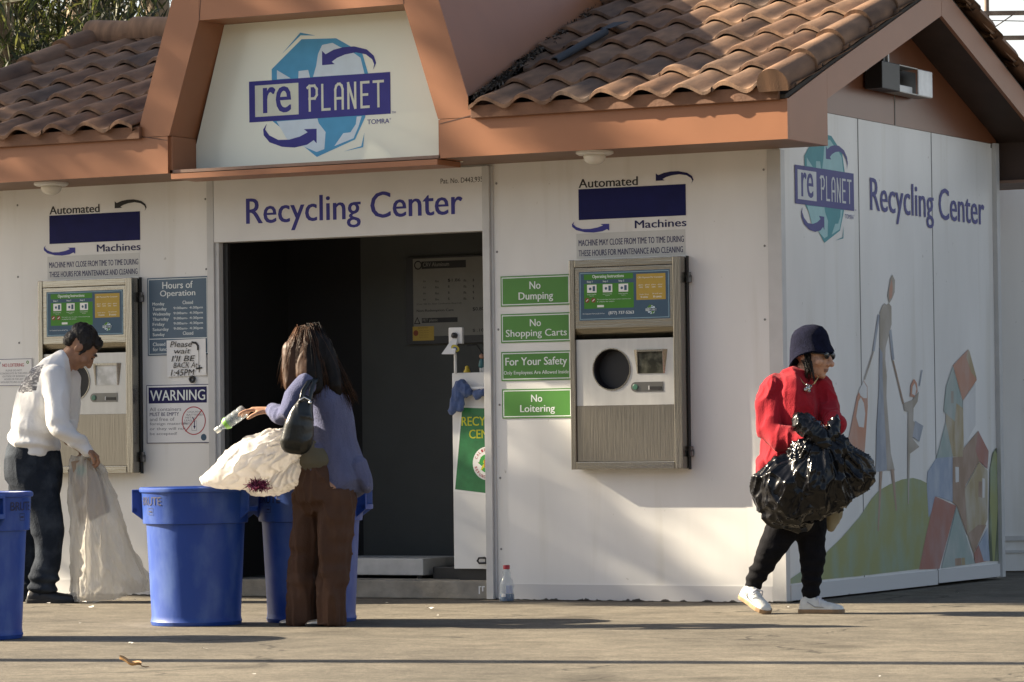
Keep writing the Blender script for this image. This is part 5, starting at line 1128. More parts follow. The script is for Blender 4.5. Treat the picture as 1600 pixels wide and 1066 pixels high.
def folds(axes, amp=.008, f1=9., f2=22., seed=0.):
    """soft drape: stretched ridges over the cloth"""
    A = np.array(axes, float)
    def fn(c, n):
        q = c*A+seed
        d = (vnoise(q*f1)*.55+(ridged(q*f2*.55+3.1)-.3)*.55+vnoise(q*f2)*.22)*amp
        return c+n*d[:, None]
    return fn
def person_root(px, py, label, ground=None):
    g = on(2, 0, px, py); return empty("person", (g[0], g[1], 0), RV, label, "person"), g
def scale_at(g): return FPX/float((g-CAM)@_f)
def shoe(name, t, heel, toe, m_up, m_sole, w=.042, h=.075, open_top=True, sole=.022, raise_heel=0.):
    """low shoe from heel to toe with its sole"""
    a, b_ = np.array(heel, float), np.array(toe, float); d = nrm(b_-a); L = np.linalg.norm(b_-a); sd = nrm(np.cross((0,0,1), d)); up_ = np.cross(d, sd)
    st = [(0,.62,.25),(.04,.82,.8),(.15,.9,1.),(.32,.84,.98),(.48,.86,.78),(.62,.98,.6),(.78,1.,.5),(.9,.86,.42),(.97,.58,.34),(1.,.3,.2)]
    mb = MB(); R = []
    for (u, ww, hh) in st:
        c = a+d*L*u; ring = []
        for k in range(16):
            an = 2*math.pi*k/16; x = w*ww*math.cos(an); z = math.sin(an); zz = (h*hh)*(max(z, 0)**.8)
            ring.append(tuple(c+sd*x+up_*(sole*.5+zz)))
        R.append(ring)
    mb.rings(R); up = fuse(mb, name, [m_up], t, .006, 3)
    mb = MB(); R = []
    for (u, ww, hh) in st:
        c = a+d*L*(u*1.02-.01); R.append([tuple(c+sd*w*ww*1.08*q+up_*zz) for q, zz in ((-1,sole),(1,sole),(.96,0),(-.96,0))])
    mb.rings(R); mb.build("sole", m_sole, up, world=False, bevel=.003)
    return up
def strands(name, t, mats, roots, n, seed, r0=.0045, wob=.012, sway=None):
    """hair as many tapering locks following guide curves"""
    rnd = np.random.RandomState(seed); mb = MB(); G = [np.array(g, float) for g in roots]
    for i in range(n):
        g = G[int(rnd.rand()*len(G))]; h = G[int(rnd.rand()*len(G))] if False else g
        k = np.arange(len(g)); offs = rnd.normal(0, 1, 3); off2 = rnd.normal(0, 1, 3); pts = []
        L = .8+.28*rnd.rand()
        for j in range(len(g)):
            u = j/(len(g)-1)*min(1, L); x = u*(len(g)-1); a = int(min(len(g)-2, x)); q = g[a]+(g[a+1]-g[a])*(x-a)
            pts.append(q+offs*wob*(.35+.65*u)+off2*wob*.35*math.sin(5*u+i))
        r = r0*(.6+.8*rnd.rand()); mb.limb(pts, [(r*(1-.75*j/(len(g)-1)), r*.6*(1-.75*j/(len(g)-1))) for j in range(len(g))], n=5, m=int(rnd.rand()*len(mats)), round_ends=False)
    return mb.build(name, mats, t, smooth=True, world=False)

# ---- the man in white, bent over his bag at the left machine ------------------------------------------
T1, g1 = person_root(72, 941, "man in a white long sleeved shirt and dark jeans bending over a plastic bag")
S1 = scale_at(g1); q1 = lambda px, py, y=0.: ((px-72)/S1, y, (941-py)/S1)
fm = nrm((.58,.16,-.80)); um = nrm((.78,.05,.62))
mb = MB(); P1, A1 = head(mb, q1(130,544), um, fm, 1.04, 1., .93)
mb.limb([q1(98,575), q1(108,562), q1(120,550)], [.066,.058,.056], ref=(0,1,0))
mb.limb([q1(56,700), q1(66,650), q1(80,600), q1(94,575)], [(.14,.12),(.135,.12),(.15,.1),(.1,.07)], ref=(0,1,0))
mb.limb([q1(92,588,-.16), q1(99,668,-.25), q1(140,701,-.20)], [.05,.042,.03]); mb.limb([q1(104,590,.17), q1(100,655,.24), q1(106,690,.09)], [.05,.042,.03])
for pts in ([q1(60,720,-.08), q1(79,820,-.09), q1(69,928,-.10)], [q1(50,720,.09), q1(40,830,.12), q1(34,930,.13)]): mb.limb(pts, [.08,.06,.042])
hand(mb, q1(143,701,-.19), (.75,.12,-.62), (-.55,-.1,-.8), (.3,-.9,.2), .98, (.75,.85,.95,1.0), .08, .9)
hand(mb, q1(107,691,.08), (.85,-.3,-.5), (-.2,-.6,-.75), (.3,.2,.9), .98, (.6,.7,.8,.85), .08, .7)
def mskin(c): return np.zeros(len(c))
fuse(mb, "body", [SKIN_A], T1, .005, 3)
HAIRB = mat("hair_black", (.012,.010,.009), .42, var=.4, vscale=60, spec=.3, bump=.6, bscale=160, stretch=(1,1,1))
mb = MB(); Am = A1; hp = lambda x, y, z: np.array(P1(x, y, z))
mb.ball(hp(0,-.03,.056), (.084,.100,.074), Am, 22); mb.ball(hp(0,.026,.082), (.068,.052,.040), Am, 16); mb.ball(hp(0,-.075,0), (.068,.042,.064), Am, 16)
for s_ in (-1, 1): mb.ball(hp(.068*s_,-.008,.04), (.018,.05,.035), Am, 12); mb.ball(hp(.072*s_,.018,-.005), (.008,.012,.03), Am, 10)
hr = fuse(mb, "hair", [HAIRB], T1, .006, 3, lambda c, n: c+n*(.007*(ridged(c*np.array((60,60,30)))-.3))[:,None])
mb = MB()
for s_ in (-1, 1): mb.limb([hp(.016*s_,.092,.034), hp(.034*s_,.090,.040), hp(.052*s_,.076,.034)], [.004,.005,.003], n=8)
mb.split("eyebrow", HAIRB, T1, smooth=True, world=False)
mb = MB()
for s_ in (-1, 1): mb.ball(hp(.031*s_,.086,.010), (.014,.007,.006), Am, 10)
mb.split("eye", mat("eye_dark", (.03,.02,.018), .2), T1, smooth=True, world=False)
SHIRT = mat("shirt_white", (.70,.70,.69), .85, var=.05, vscale=8, sheen=.2, bump=.25, bscale=60)
PRINT = mat("shirt_print_grey", (.10,.10,.11), .85, col2=(.62,.62,.62), vscale=32, c2t=.6, stretch=(1,1,2.4))
mb = MB(.95)
mb.limb([q1(53,699), q1(58,680), q1(64,655), q1(73,622), q1(83,592), q1(92,575), q1(103,562)], [(.19,.158),(.195,.165),(.19,.168),(.20,.165),(.205,.132),(.165,.10),(.085,.066)], ref=(0,1,0), n=28)
mb.limb([q1(90,586,-.15), q1(99,625,-.205), q1(101,662,-.25), q1(108,672,-.255), q1(126,689,-.23), q1(144,702,-.19)], [.078,.076,.068,.064,.056,.043], ref=(0,1,0)); mb.limb([q1(104,590,.16), q1(104,630,.22), q1(102,662,.24), q1(103,684,.14)], [.075,.068,.06,.045], ref=(0,1,0))
mb.limb([q1(140,699,-.2), q1(146,704,-.185)], [.046,.042]); mb.limb([q1(97,569), q1(107,560)], [(.082,.078),(.068,.064)], ref=(0,1,0), round_ends=False)
pc = np.array(q1(47,591,-.165))
def shirt_mat(c):
    d = c-np.array(q1(54,592,-.1)); r2 = (d[:,2]/.083)**2+((d[:,1]+.02)/.12)**2
    return ((r2 < 1) & (c[:,0] < q1(70,0)[0]+.25*(c[:,2]-q1(0,592)[2])) & (np.abs(d[:,0]) < .10)).astype(int)
def shirt_fold(c, n):
    d = folds((1,1,.55), .013, 7., 19.)(c, n)
    low = np.clip((q1(0,640)[2]-c[:,2])/.2, 0, 1)
    return d+n*(low*.010*np.sin(c[:,2]*62+c[:,0]*20+3*vnoise(c*6)))[:, None]
sh = fuse(mb, "shirt", [SHIRT, PRINT], T1, .008, 5, shirt_fold, shirt_mat)
DENIM = mat("denim_dark", (.013,.018,.027), .85, var=.5, spec=.15, vscale=7, bump=.4, bscale=120, col2=(.045,.056,.072), c2t=.6)
mb = MB()
mb.limb([q1(50,696), q1(53,715), q1(56,740), q1(60,762)], [(.165,.145),(.175,.165),(.175,.17),(.16,.15)], ref=(0,1,0), n=26)
mb.limb([q1(60,745,-.085), q1(72,795,-.09), q1(80,838,-.095), q1(80,872,-.10), q1(73,900,-.10), q1(69,922,-.10)], [(.085,.135),(.09,.112),(.085,.094),(.078,.082),(.082,.088),(.072,.076)], ref=(0,1,0), n=22)
mb.limb([q1(48,745,.085), q1(46,800,.10), q1(42,850,.11), q1(36,900,.125), q1(34,926,.13)], [(.09,.14),(.088,.115),(.08,.095),(.078,.085),(.07,.08)], ref=(0,1,0), n=22)
def jean_fold(c, n):
    d = folds((1,1,.7), .014, 7., 17., 5.)(c, n); low = np.clip((q1(0,885)[2]-c[:,2])/.1, 0, 1)
    return d+n*(low*.012*np.sin(c[:,2]*95+9*c[:,0]))[:, None]
fuse(mb, "jeans", [DENIM], T1, .008, 4, jean_fold)
BLKL = mat("black_leather", (.012,.011,.011), .4, var=.3, vscale=20); BLKR = mat("black_rubber_sole", (.02,.019,.018), .7)
for y_, x0, x1 in ((-.10, 46, 126), (.13, 12, 88)): shoe("shoe", T1, q1(x0, 941, y_), (q1(x1, 941)[0], y_-.03, 0), BLKL, BLKR, .05, .085)
mb = MB(); wq = np.array(q1(104,683,.12)); mb.lathe([(.036,-.012),(.039,-.008),(.039,.008),(.036,.012)], wq, 18, ax=(.1,-.5,-.9)); mb.build("wristwatch", mat("watch_pale", (.6,.55,.45), .3, .3), T1, world=False, auto=40)

# ---- the woman in violet, seen from behind, throwing a bottle --------------------------------------------
T2, g2 = person_root(497, 978, "woman with long brown hair in violet cardigan and brown trousers seen from behind")
S2 = scale_at(g2); q2 = lambda px, py, y=0.: ((px-497)/S2, y, (978-py)/S2)
fw = nrm((-.86,.42,-.22)); uw = nrm((-.10,.03,1.))
mb = MB(); P2, A2 = head(mb, q2(484,551), uw, fw, .96)
mb.limb([q2(509,600), q2(500,583), q2(492,568)], [.052,.046,.046], ref=(0,1,0))
mb.limb([q2(512,735), q2(518,690), q2(520,640), q2(513,602)], [(.10,.08),(.09,.07),(.10,.07),(.08,.05)], ref=(.35,.94,0))
mb.limb([q2(486,608,-.13), q2(458,652,-.20), q2(425,641,-.02)], [.042,.034,.024]); mb.limb([q2(528,612,.13), q2(525,665,.2), q2(490,690,.16)], [.042,.034,.024])
for pts in ([q2(496,760,.05), q2(482,850,.05), q2(470,962,.04)], [q2(524,760,-.07), q2(522,850,-.06), q2(516,962,-.05)]): mb.limb(pts, [.075,.055,.036])
hand(mb, q2(424,640,-.01), (-.95,.05,.05), (-.12,.1,-.98), (-.3,-.1,.95), .98, (.22,.32,.42,.5), .16, .55)
hand(mb, q2(491,690,.16), (-.7,-.1,-.7), (.3,-.4,-.6), (-.4,-.3,.6), .95, (.7,.8,.9,.9))
fuse(mb, "body", [SKIN_B], T2, .005, 3)
# hair: shell under many locks, front hair beside the face and a mass down the back; lighter browns paint sunlight on the left
HB = [mat("hair_brown", (.055,.026,.013), .5, var=.35, vscale=40, spec=.22), mat("hair_dark", (.007,.005,.004), .52, var=.35, vscale=40, spec=.16), mat("hair_sunlit_chestnut", (.14,.062,.027), .5, var=.35, vscale=40, spec=.22)]
mb = MB(); h2 = lambda x, y, z: np.array(P2(x, y, z))
mb.ball(h2(0,-.02,.045), (.086,.100,.084), A2, 22); mb.limb([q2(500,540,.0), q2(515,580,.0), q2(524,612,-.02), q2(530,630,-.03)], [(.09,.075),(.10,.07),(.10,.055),(.06,.025)], ref=(.35,-.94,0), n=20); mb.limb([q2(464,545,-.04), q2(462,580,-.07), q2(458,604,-.09)], [(.06,.06),(.055,.045),(.03,.03)], n=14)
mb.limb([q2(486,545,-.07), q2(490,585,-.11), q2(496,612,-.13)], [(.06,.05),(.07,.045),(.05,.025)], n=14)
hs = fuse(mb, "hair", [HB[1], HB[0]], T2, .008, 4, lambda c, n: c+n*(.004*(ridged(c*np.array((60,60,7)))-.3))[:,None], lambda c: (c[:,0] < q2(486,0)[0]).astype(int))  # sunlit left of the shell coloured browner, the rest near black
rnd = np.random.RandomState(8); Gf, Gb = [], []
top = h2(0,-.01,.135)
for i in range(30):
    u = rnd.rand(); y_ = -.02-.10*rnd.rand()
    e = np.array(q2(447+40*u, 606-24*abs(u-.4)+8*rnd.rand(), y_)); m1 = np.array(q2(455+34*u, 545, y_*1.0)); m0 = np.array(q2(468+20*u, 516, y_*.7)); m2 = np.array(q2(450+42*u, 578, y_)); Gf.append([h2(-.03+.07*rnd.rand(), -.03+.06*rnd.rand(), .118+.012*rnd.rand()), m0, m1, m2, e])
for i in range(44):
    u = rnd.rand(); y_ = -.13+.08*u+.05*rnd.rand()
    e = np.array(q2(494+64*u, 628+12*rnd.rand()-5*abs(u-.6)*4, y_)); m1 = np.array(q2(496+22*u, 548, y_*.85)); m0 = np.array(q2(488+16*u, 514, y_*.55)); m2 = np.array(q2(498+44*u, 590, y_)); Gb.append([h2(-.05+.07*rnd.rand(), -.05+.06*rnd.rand(), .116+.012*rnd.rand()), m0, m1, m2, e])
strands("hair_locks", T2, [HB[0], HB[2], HB[0]], Gf, 1300, 3, .0019, .013); strands("hair_locks", T2, [HB[1], HB[0], HB[1]], Gb, 1900, 4, .0020, .016)
KNIT = mat("cardigan_violet", (.105,.115,.21), .95, var=.12, vscale=30, spec=.2, sheen=.15, bump=.9, bscale=300, stretch=(1,1,.25))
mb = MB(.93)
mb.limb([q2(534,752), q2(532,725), q2(527,690), q2(522,655), q2(518,625), q2(514,604), q2(511,590)], [(.16,.145),(.145,.13),(.13,.112),(.135,.11),(.15,.105),(.135,.085),(.07,.055)], ref=(.35,.94,0), n=28)
mb.limb([q2(505,700,-.08), q2(503,735,-.09), q2(504,764,-.09)], [(.05,.035),(.045,.03),(.025,.02)], n=12); mb.limb([q2(560,725,-.02), q2(568,750,-.02), q2(574,762,-.02)], [(.05,.1),(.04,.1),(.02,.08)], n=14)
mb.limb([q2(487,600,-.13), q2(466,622,-.17), q2(456,650,-.20), q2(447,650,-.16), q2(437,643,-.09), q2(432,641,-.045)], [(.066,.07),.062,.058,.052,.044,.040], ref=(1,0,.6)); mb.limb([q2(530,608,.13), q2(527,662,.2), q2(500,686,.17)], [.06,.055,.042])
mb.limb([q2(434,641,-.06), q2(430,640.5,-.04)], [.044,.043], ref=(0,0,1), round_ends=False)
def knit_fold(c, n):
    d = folds((1,1,.3), .012, 8., 17., 2.)(c, n); low = np.clip((q2(0,690)[2]-c[:,2])/.2, 0, 1); return d+n*(low*.013*np.sin(38*c[:,0]+24*c[:,1]+2*vnoise(c*5)))[:, None]
fuse(mb, "cardigan", [KNIT], T2, .007, 4, knit_fold)
TROU = mat("trousers_brown", (.066,.031,.017), .75, var=.2, vscale=5, bump=.3, bscale=150, spec=.3)
mb = MB(.91)
mb.limb([q2(508,716), q2(509,735), q2(510,760), q2(511,780)], [(.125,.105),(.145,.13),(.155,.15),(.15,.145)], ref=(.35,.94,0), n=24)
mb.limb([q2(494,765,.05), q2(487,800,.05), q2(482,850,.05), q2(478,900,.05), q2(475,945,.05), q2(475,976,.05)], [(.09,.09),(.09,.09),(.086,.084),(.080,.080),(.086,.088),(.090,.092)], ref=(0,1,0), n=20, round_ends=False)
mb.limb([q2(528,765,-.07), q2(527,800,-.07), q2(524,850,-.065), q2(521,900,-.06), q2(519,945,-.055), q2(518,976,-.05)], [(.09,.095),(.09,.09),(.086,.086),(.080,.080),(.078,.080),(.08,.083)], ref=(0,1,0), n=20, round_ends=False)
fuse(mb, "trousers", [TROU], T2, .008, 4, lambda c, n: (lambda d: d+n*(.018*(ridged(c*np.array((26,26,2.6))+4)-.3)+.008*np.clip((.5-np.abs(c[:,2]-.45))/.3, 0, 1)*vnoise(c*np.array((9,9,22))))[:, None])(folds((1.3,1.3,.22), .022, 8., 17., 9.)(c, n)))
SILV = mat("silver_shoe", (.5,.46,.38), .3, .6, var=.2, vscale=40)
shoe("shoe", T2, q2(492,978,.06), (q2(435,978)[0], .09, 0), SILV, BLKR, .038, .05, sole=.014); shoe("shoe", T2, q2(530,978,-.05), (q2(478,978)[0], -.02, 0), SILV, BLKR, .038, .05, sole=.014)
mb = MB(); mb.limb([q2(506,711), q2(507,722)], [(.135,.115),(.14,.122)], ref=(.35,.94,0), n=24); fuse(mb, "under_shirt", [mat("undershirt_olive", (.10,.09,.06), .9)], T2, .008, 2)
# shoulder bag on her near arm
hb = empty("shoulder_bag", tuple(np.array(on(2, 0, 470, 978))), RV, "dark green black leather shoulder bag hanging at the woman's left side", "handbag")
dhb = hb.location-T2.location; R2 = Matrix.Rotation(-RV, 3, 'Z') @ dhb; q2h = lambda px, py, y=0.: tuple(np.array(q2(px, py, y))-np.array(R2))
BAGL = mat("bag_leather", (.010,.011,.009), .3, var=.3, vscale=14, spec=.5, bump=.15, bscale=60)
mb = MB(); mb.limb([q2h(470,700,-.245), q2h(471,690,-.25), q2h(475,665,-.25), q2h(481,640,-.245), q2h(487,625,-.24)], [(.072,.040),(.082,.048),(.074,.046),(.052,.034),(.034,.02)], ref=(1,0,.25), n=24, power=2.6)
fuse(mb, "bag_body", [BAGL], hb, .007, 4, lambda c, n: c+n*(.007*(ridged(c*np.array((17,17,9))+2)-.35))[:,None])
mb = MB(); mb.limb([q2h(479,628,-.265), q2h(482,612,-.235), q2h(490,598,-.19), q2h(502,590,-.13)], [(.012,.004)]*4, ref=(.8,.6,0), n=8); mb.limb([q2h(493,628,-.245), q2h(494,612,-.225), q2h(498,598,-.185), q2h(506,590,-.12)], [(.012,.004)]*4, ref=(.8,.6,0), n=8); mb.build("strap", BAGL, hb, smooth=True, world=False)
mb = MB(); mb.limb([q2h(477,626,-.28), q2h(484,622,-.275), q2h(493,627,-.27)], [.004,.004,.004], n=8); mb.ball(q2h(493,630,-.275), .008); mb.build("zip", mat("zip_silver", (.6,.6,.58), .25, .9), hb, smooth=True, world=False)
# the bottle she throws
bt = empty("plastic_bottle", tuple(np.array(on(2, 0, 365, 978))), RV, "clear plastic bottle with green label in the woman's outstretched hand", "bottle")
Rb = Matrix.Rotation(-RV, 3, 'Z') @ (bt.location-T2.location); qb = lambda px, py, y=0.: np.array(q2(px, py, y))-np.array(Rb)
p0, p1 = qb(344,669,.02), qb(386,640,.0); ax = nrm(p1-p0); Lb = np.linalg.norm(p1-p0)
prof = [(.012,.0),(.013,.012),(.014,.02),(.024,.035),(.031,.05),(.032,.06),(.029,.068),(.032,.076),(.032,.088),(.029,.094),(.032,.10),(.032,.118),(.029,.124),(.032,.13),(.033,.15),(.03,.16),(.02,.163),(.001,.16)]
mb = MB(); mb.lathe([(r, z*Lb/.16) for r, z in prof], p0, 24, ax=ax, caps=False); mb.build("shell", CLEAR, bt, world=False, smooth=True)
mb = MB(); mb.lathe([(.001,-.018),(.0145,-.018),(.0155,-.012),(.0155,.006),(.013,.008)], p0, 18, ax=ax); mb.build("cap", mat("bottle_cap_white", (.6,.62,.58), .35), bt, world=False, auto=40)
mb = MB(); mb.lathe([(.0255,.036*Lb/.16),(.032,.048*Lb/.16),(.0335,.058*Lb/.16)], p0, 24, ax=ax, caps=False); mb.build("label", mat("label_green", (.16,.36,.06), .4), bt, world=False, smooth=True)

# ---- the older woman in red, walking with black bags ----------------------------------------------------
T3, g3 = person_root(1250, 958, "older woman in navy hat, sunglasses and red sweater walking with black bags")
S3 = scale_at(g3); q3 = lambda px, py, y=0.: ((px-1250)/S3, y, (958-py)/S3)
fo = nrm((.86,-.50,-.08)); uo = nrm((.13,-.03,1.))
mb = MB(); P3, A3 = head(mb, q3(1275,556), uo, fo, 1.02, 1.12, .97)
mb.limb([q3(1254,596), q3(1262,582), q3(1270,568)], [.056,.05,.048], ref=(0,1,0))
mb.limb([q3(1246,770), q3(1246,700), q3(1250,640), q3(1254,600)], [(.11,.10),(.11,.10),(.12,.085),(.08,.06)], ref=(.5,.86,0))
mb.limb([q3(1213,612,-.05), q3(1208,678,-.10), q3(1262,690,-.24)], [.045,.038,.026]); mb.limb([q3(1285,606,.08), q3(1298,650,-.04), q3(1305,662,-.19)], [.028,.026,.024])
for pts in ([q3(1236,780,-.04), q3(1207,850,-.06), q3(1178,908,.04)], [q3(1262,780,.05), q3(1269,860,-.02), q3(1267,930,-.02)]): mb.limb(pts, [.06,.042,.032])
hand(mb, q3(1266,690,-.245), (.9,-.15,-.2), (.1,.3,-.9), (.1,.5,.85), .95, (.6,.7,.75,.8), .06, .6)
hand(mb, q3(1306,662,-.20), (-.38,-.30,-.72), (-.7,.3,.15), (-.1,-.8,.3), .95, (.7,.8,.85,.9), .06, .7)
def lips(c):
    rel = (c-np.array(P3(0,0,0)))@A3.T; return ((np.abs(rel[:,2]+.067) < .009) & (np.abs(rel[:,0]) < .024) & (rel[:,1] > .085)).astype(int)
fuse(mb, "body", [SKIN_C, mat("lips", (.22,.11,.08), .5)], T3, .005, 2, lambda c, n: c+n*(.0022*(ridged(c*np.array((70,70,90)))-.3))[:,None], lips)
h3 = lambda x, y, z: np.array(P3(x, y, z))
rnd = np.random.RandomState(4); G = []
for i in range(26):
    s_ = 1 if rnd.rand() < .6 else -1; x = .078*s_; G.append([h3(x, -.03+.05*rnd.rand(), .04), h3(x*1.02, -.02+.05*rnd.rand(), -.03), h3(x*.95, .0+.04*rnd.rand(), -.07), h3(x*.9, .01+.03*rnd.rand(), -.11-.04*rnd.rand())])
strands("hair", T3, [HB[1], HAIRB], G, 90, 6, .0032, .009)
mb = MB(); mb.limb([h3(-.075,.02,-.02), h3(-.07,.05,-.10), h3(-.05,.07,-.16), h3(-.04,.08,-.21)], [.008,.007,.006,.003], n=8); mb.limb([h3(.072,.03,-.03), h3(.066,.05,-.10), h3(.058,.06,-.14)], [.006,.006,.003], n=8); mb.build("loose_lock", HAIRB, T3, smooth=True, world=False)
# hat
HAT = mat("hat_navy", (.009,.010,.024), .95, var=.3, vscale=40, spec=.1, bump=.8, bscale=260)
ua = nrm(uo+fo*-.24); mb = MB(); hc = h3(0,-.014,.034)
prof = [(.121,-.050),(.117,-.038),(.107,.004),(.102,.03),(.098,.06),(.090,.084),(.072,.106),(.042,.118),(.001,.121)]
A_ = nrm(np.cross(ua, (0,1,0))); R = []
e1 = nrm(fo-ua*(fo@ua)); e2 = np.cross(ua, e1)
for r, z in prof: R.append([tuple(hc+ua*(z+(-.012*math.cos(2*a) if z < 0 else 0)+(.030*math.cos(a) if z < 0 else 0))+r*(e1*math.cos(a)*1.04+e2*math.sin(a)*.92)) for a in np.linspace(0, 2*math.pi, 40)[:-1]])
for r, z in prof[::-1]: R.append([tuple(hc+ua*(z-.006+(-.012*math.cos(2*a) if z < 0 else 0)+(.030*math.cos(a) if z < 0 else 0))+max(.001, r-.004)*(e1*math.cos(a)*1.04+e2*math.sin(a)*.92)) for a in np.linspace(0, 2*math.pi, 40)[:-1]])
mb.rings(R, caps=False); ho = mb.build("hat", HAT, T3, smooth=True, world=False); displace(ho.data, lambda c, n: c+(nrm(ua)*(vnoise(c*16)*.007)[:,None]))
# sunglasses
GLS = mat("dark_lens", (.006,.005,.005), .08, spec=.6); mb = MB()
for s_ in (-1, 1): mb.ball(h3(.034*s_,.098,.010), (.030,.009,.021), A3, 14)
gl = mb.build("sunglasses", GLS, T3, smooth=True, world=False); mb = MB()
mb.limb([h3(-.012,.106,.016), h3(.012,.106,.016)], [.004,.004], n=8)
for s_ in (-1, 1): mb.limb([h3(.060*s_,.092,.016), h3(.078*s_,.05,.014), h3(.082*s_,-.01,.01)], [.0045,.004,.003], n=8)
mb.build("frame", BLKP, gl, smooth=True, world=False)
RED_ = mat("sweater_red", (.28,.009,.018), .9, var=.14, vscale=9, spec=.2, sheen=.08, bump=.35, bscale=160)
mb = MB(.95)
mb.limb([q3(1236,742), q3(1240,715), q3(1245,680), q3(1249,645), q3(1251,615), q3(1253,598), q3(1257,586)], [(.185,.16),(.178,.155),(.168,.145),(.165,.132),(.162,.115),(.125,.092),(.08,.07)], ref=(.62,.78,0), n=28)
mb.limb([q3(1196,725,-.04), q3(1190,738,-.03)], [(.05,.09),(.03,.07)], n=14)
mb.limb([q3(1216,606,-.03), q3(1209,640,-.07), q3(1206,672,-.105), q3(1218,684,-.14), q3(1244,688,-.20), q3(1264,689,-.24)], [.082,.082,.076,.068,.055,.043], ref=(1,0,0)); mb.limb([q3(1286,602,.05), q3(1297,635,-.0), q3(1302,656,-.09), q3(1305,668,-.18)], [.072,.070,.058,.045], ref=(1,0,0))
mb.limb([q3(1257,688.5,-.225), q3(1268,690,-.245)], [.050,.048], ref=(0,0,1), round_ends=False)
def red_fold(c, n):
    d = folds((1,1,.38), .024, 7., 16., 7.)(c, n); k = np.clip((c[:,2]-q3(0,720)[2])/.2, 0, 1); return d+n*(.008*k*np.sin(30*c[:,0]-22*c[:,1]+4*vnoise(c*4))+.007*(ridged(c*np.array((22,22,8))+2)-.3))[:, None]
fuse(mb, "sweater", [RED_], T3, .007, 3, red_fold)
mb = MB(); nb = [q3(1250,586,-.075), q3(1257,598,-.105), q3(1264,606,-.125), q3(1275,600,-.11), q3(1283,588,-.07)]
mb.limb(nb, [.0028]*5, n=6); ne = mb.build("necklace", mat("chain_gold", (.45,.33,.15), .3, .8), T3, smooth=True, world=False)
mb = MB(); pz = np.array(q3(1264,608,-.13)); [mb.ball(pz+np.array(o_), r_, n=10) for o_, r_ in (((0,0,0),.016),((.012,-.004,.01),.011),((-.012,-.004,-.006),.011),((.006,-.008,-.014),.009),((-.004,-.006,.018),.008))]; mb.build("pendant", mat("pendant_silver", (.5,.5,.48), .22, .9, col2=(.03,.03,.03), vscale=60), ne, smooth=True, world=False)
LEGG = mat("leggings_black", (.005,.005,.007), .9, var=.4, vscale=20, spec=.15, bump=.2, bscale=120)
mb = MB()
mb.limb([q3(1244,745), q3(1246,780), q3(1250,812)], [(.155,.145),(.165,.155),(.15,.14)], ref=(.62,.78,0), n=22)
mb.limb([q3(1238,800,-.03), q3(1222,830,-.05), q3(1203,862,-.05), q3(1186,893,.0), q3(1178,912,.03)], [.105,.088,.068,.052,.045], ref=(1,0,0)); mb.limb([q3(1262,800,.03), q3(1269,835,.0), q3(1271,870,-.02), q3(1269,905,-.02), q3(1268,934,-.02)], [.105,.084,.066,.052,.044], ref=(1,0,0))
fuse(mb, "leggings", [LEGG], T3, .007, 4, lambda c, n: (lambda d: d+n*(.005*np.clip((.4-c[:,2])/.3, 0, 1)*np.sin(c[:,2]*120+8*c[:,0]))[:, None])(folds((1,1,1.3), .010, 8., 20., 4.)(c, n)))
SNK = mat("sneaker_white", (.62,.62,.58), .6, var=.12, vscale=24, bump=.2, bscale=90); GUM = mat("gum_sole", (.30,.19,.10), .65, var=.2, vscale=20)
def sneaker(heel, toe):
    s_ = shoe("sneaker", T3, heel, toe, SNK, GUM, .047, .083, sole=.022); a, b_ = np.array(heel), np.array(toe); d = nrm(b_-a); L = np.linalg.norm(b_-a); sd = nrm(np.cross((0,0,1), d)); up_ = np.cross(d, sd)
    mb = MB()
    for k in range(5): c = a+d*L*(.40+.065*k); z = .079-.0085*k; mb.limb([c+sd*.026+up_*(z-.008), c+up_*(z+.008), c-sd*.026+up_*(z-.008)], [.0038]*3, n=6)
    mb.limb([a+d*L*.42+up_*.088, a+d*L*.46+sd*.035+up_*.08, a+d*L*.44+sd*.042+up_*.05], [.003]*3, n=6); mb.limb([a+d*L*.42+up_*.088, a+d*L*.48-sd*.035+up_*.078, a+d*L*.5-sd*.045+up_*.045], [.003]*3, n=6)
    mb.build("lace", mat("lace_white", (.55,.56,.62), .8), s_, smooth=True, world=False)
    mb = MB()
    for q in (-1, 1): mb.limb([a+d*L*.22+sd*.043*q+up_*.06, a+d*L*.38+sd*.042*q+up_*.035, a+d*L*.58+sd*.045*q+up_*.032], [.003,.003,.002], n=6)
    mb.split("seam", mat("seam_grey", (.3,.3,.3), .8), s_, smooth=True, world=False)
sneaker(q3(1249,958,-.02), (q3(1316,958)[0], -.09, 0)); sneaker(np.array(q3(1162,934,.06)), np.array((q3(1197,958)[0], -.10, .0)))
# ------------------------------------------------------------------ bags
def local(t, base_t, qf):
    """build in the frame of a standing person, hang on another root"""
    R_ = np.array(Matrix.Rotation(-RV, 3, 'Z') @ (t.location-base_t.location)); return lambda px, py, y=0.: tuple(np.array(qf(px, py, y))-R_)
def crinkle(amp, f=14., ax=(1,1,1), seed=0.):
    A = np.array(ax, float)
    def fn(c, n):
        q = c*A+seed; w1 = np.stack([vnoise(q*f*.5+k*7.3) for k in range(3)], 1)*.06
        q = q+w1; d = (ridged(q*f)-.35)*.9+(ridged(q*f*2.1+5)-.35)*.5+vnoise(q*f*.45)*.8
        return c+n*(d*amp)[:, None]
    return fn
BLKBAG = mat("black_film", (.004,.004,.005), .2, spec=.32, var=0, bump=.25, bscale=11)
kb = empty("black_trash_bag", tuple(np.array(on(2, 0, 1262, 958))), RV, "bulging glossy black trash bags gathered in the arms of the woman in red", "bag")
kq = local(kb, T3, q3); mb = MB()
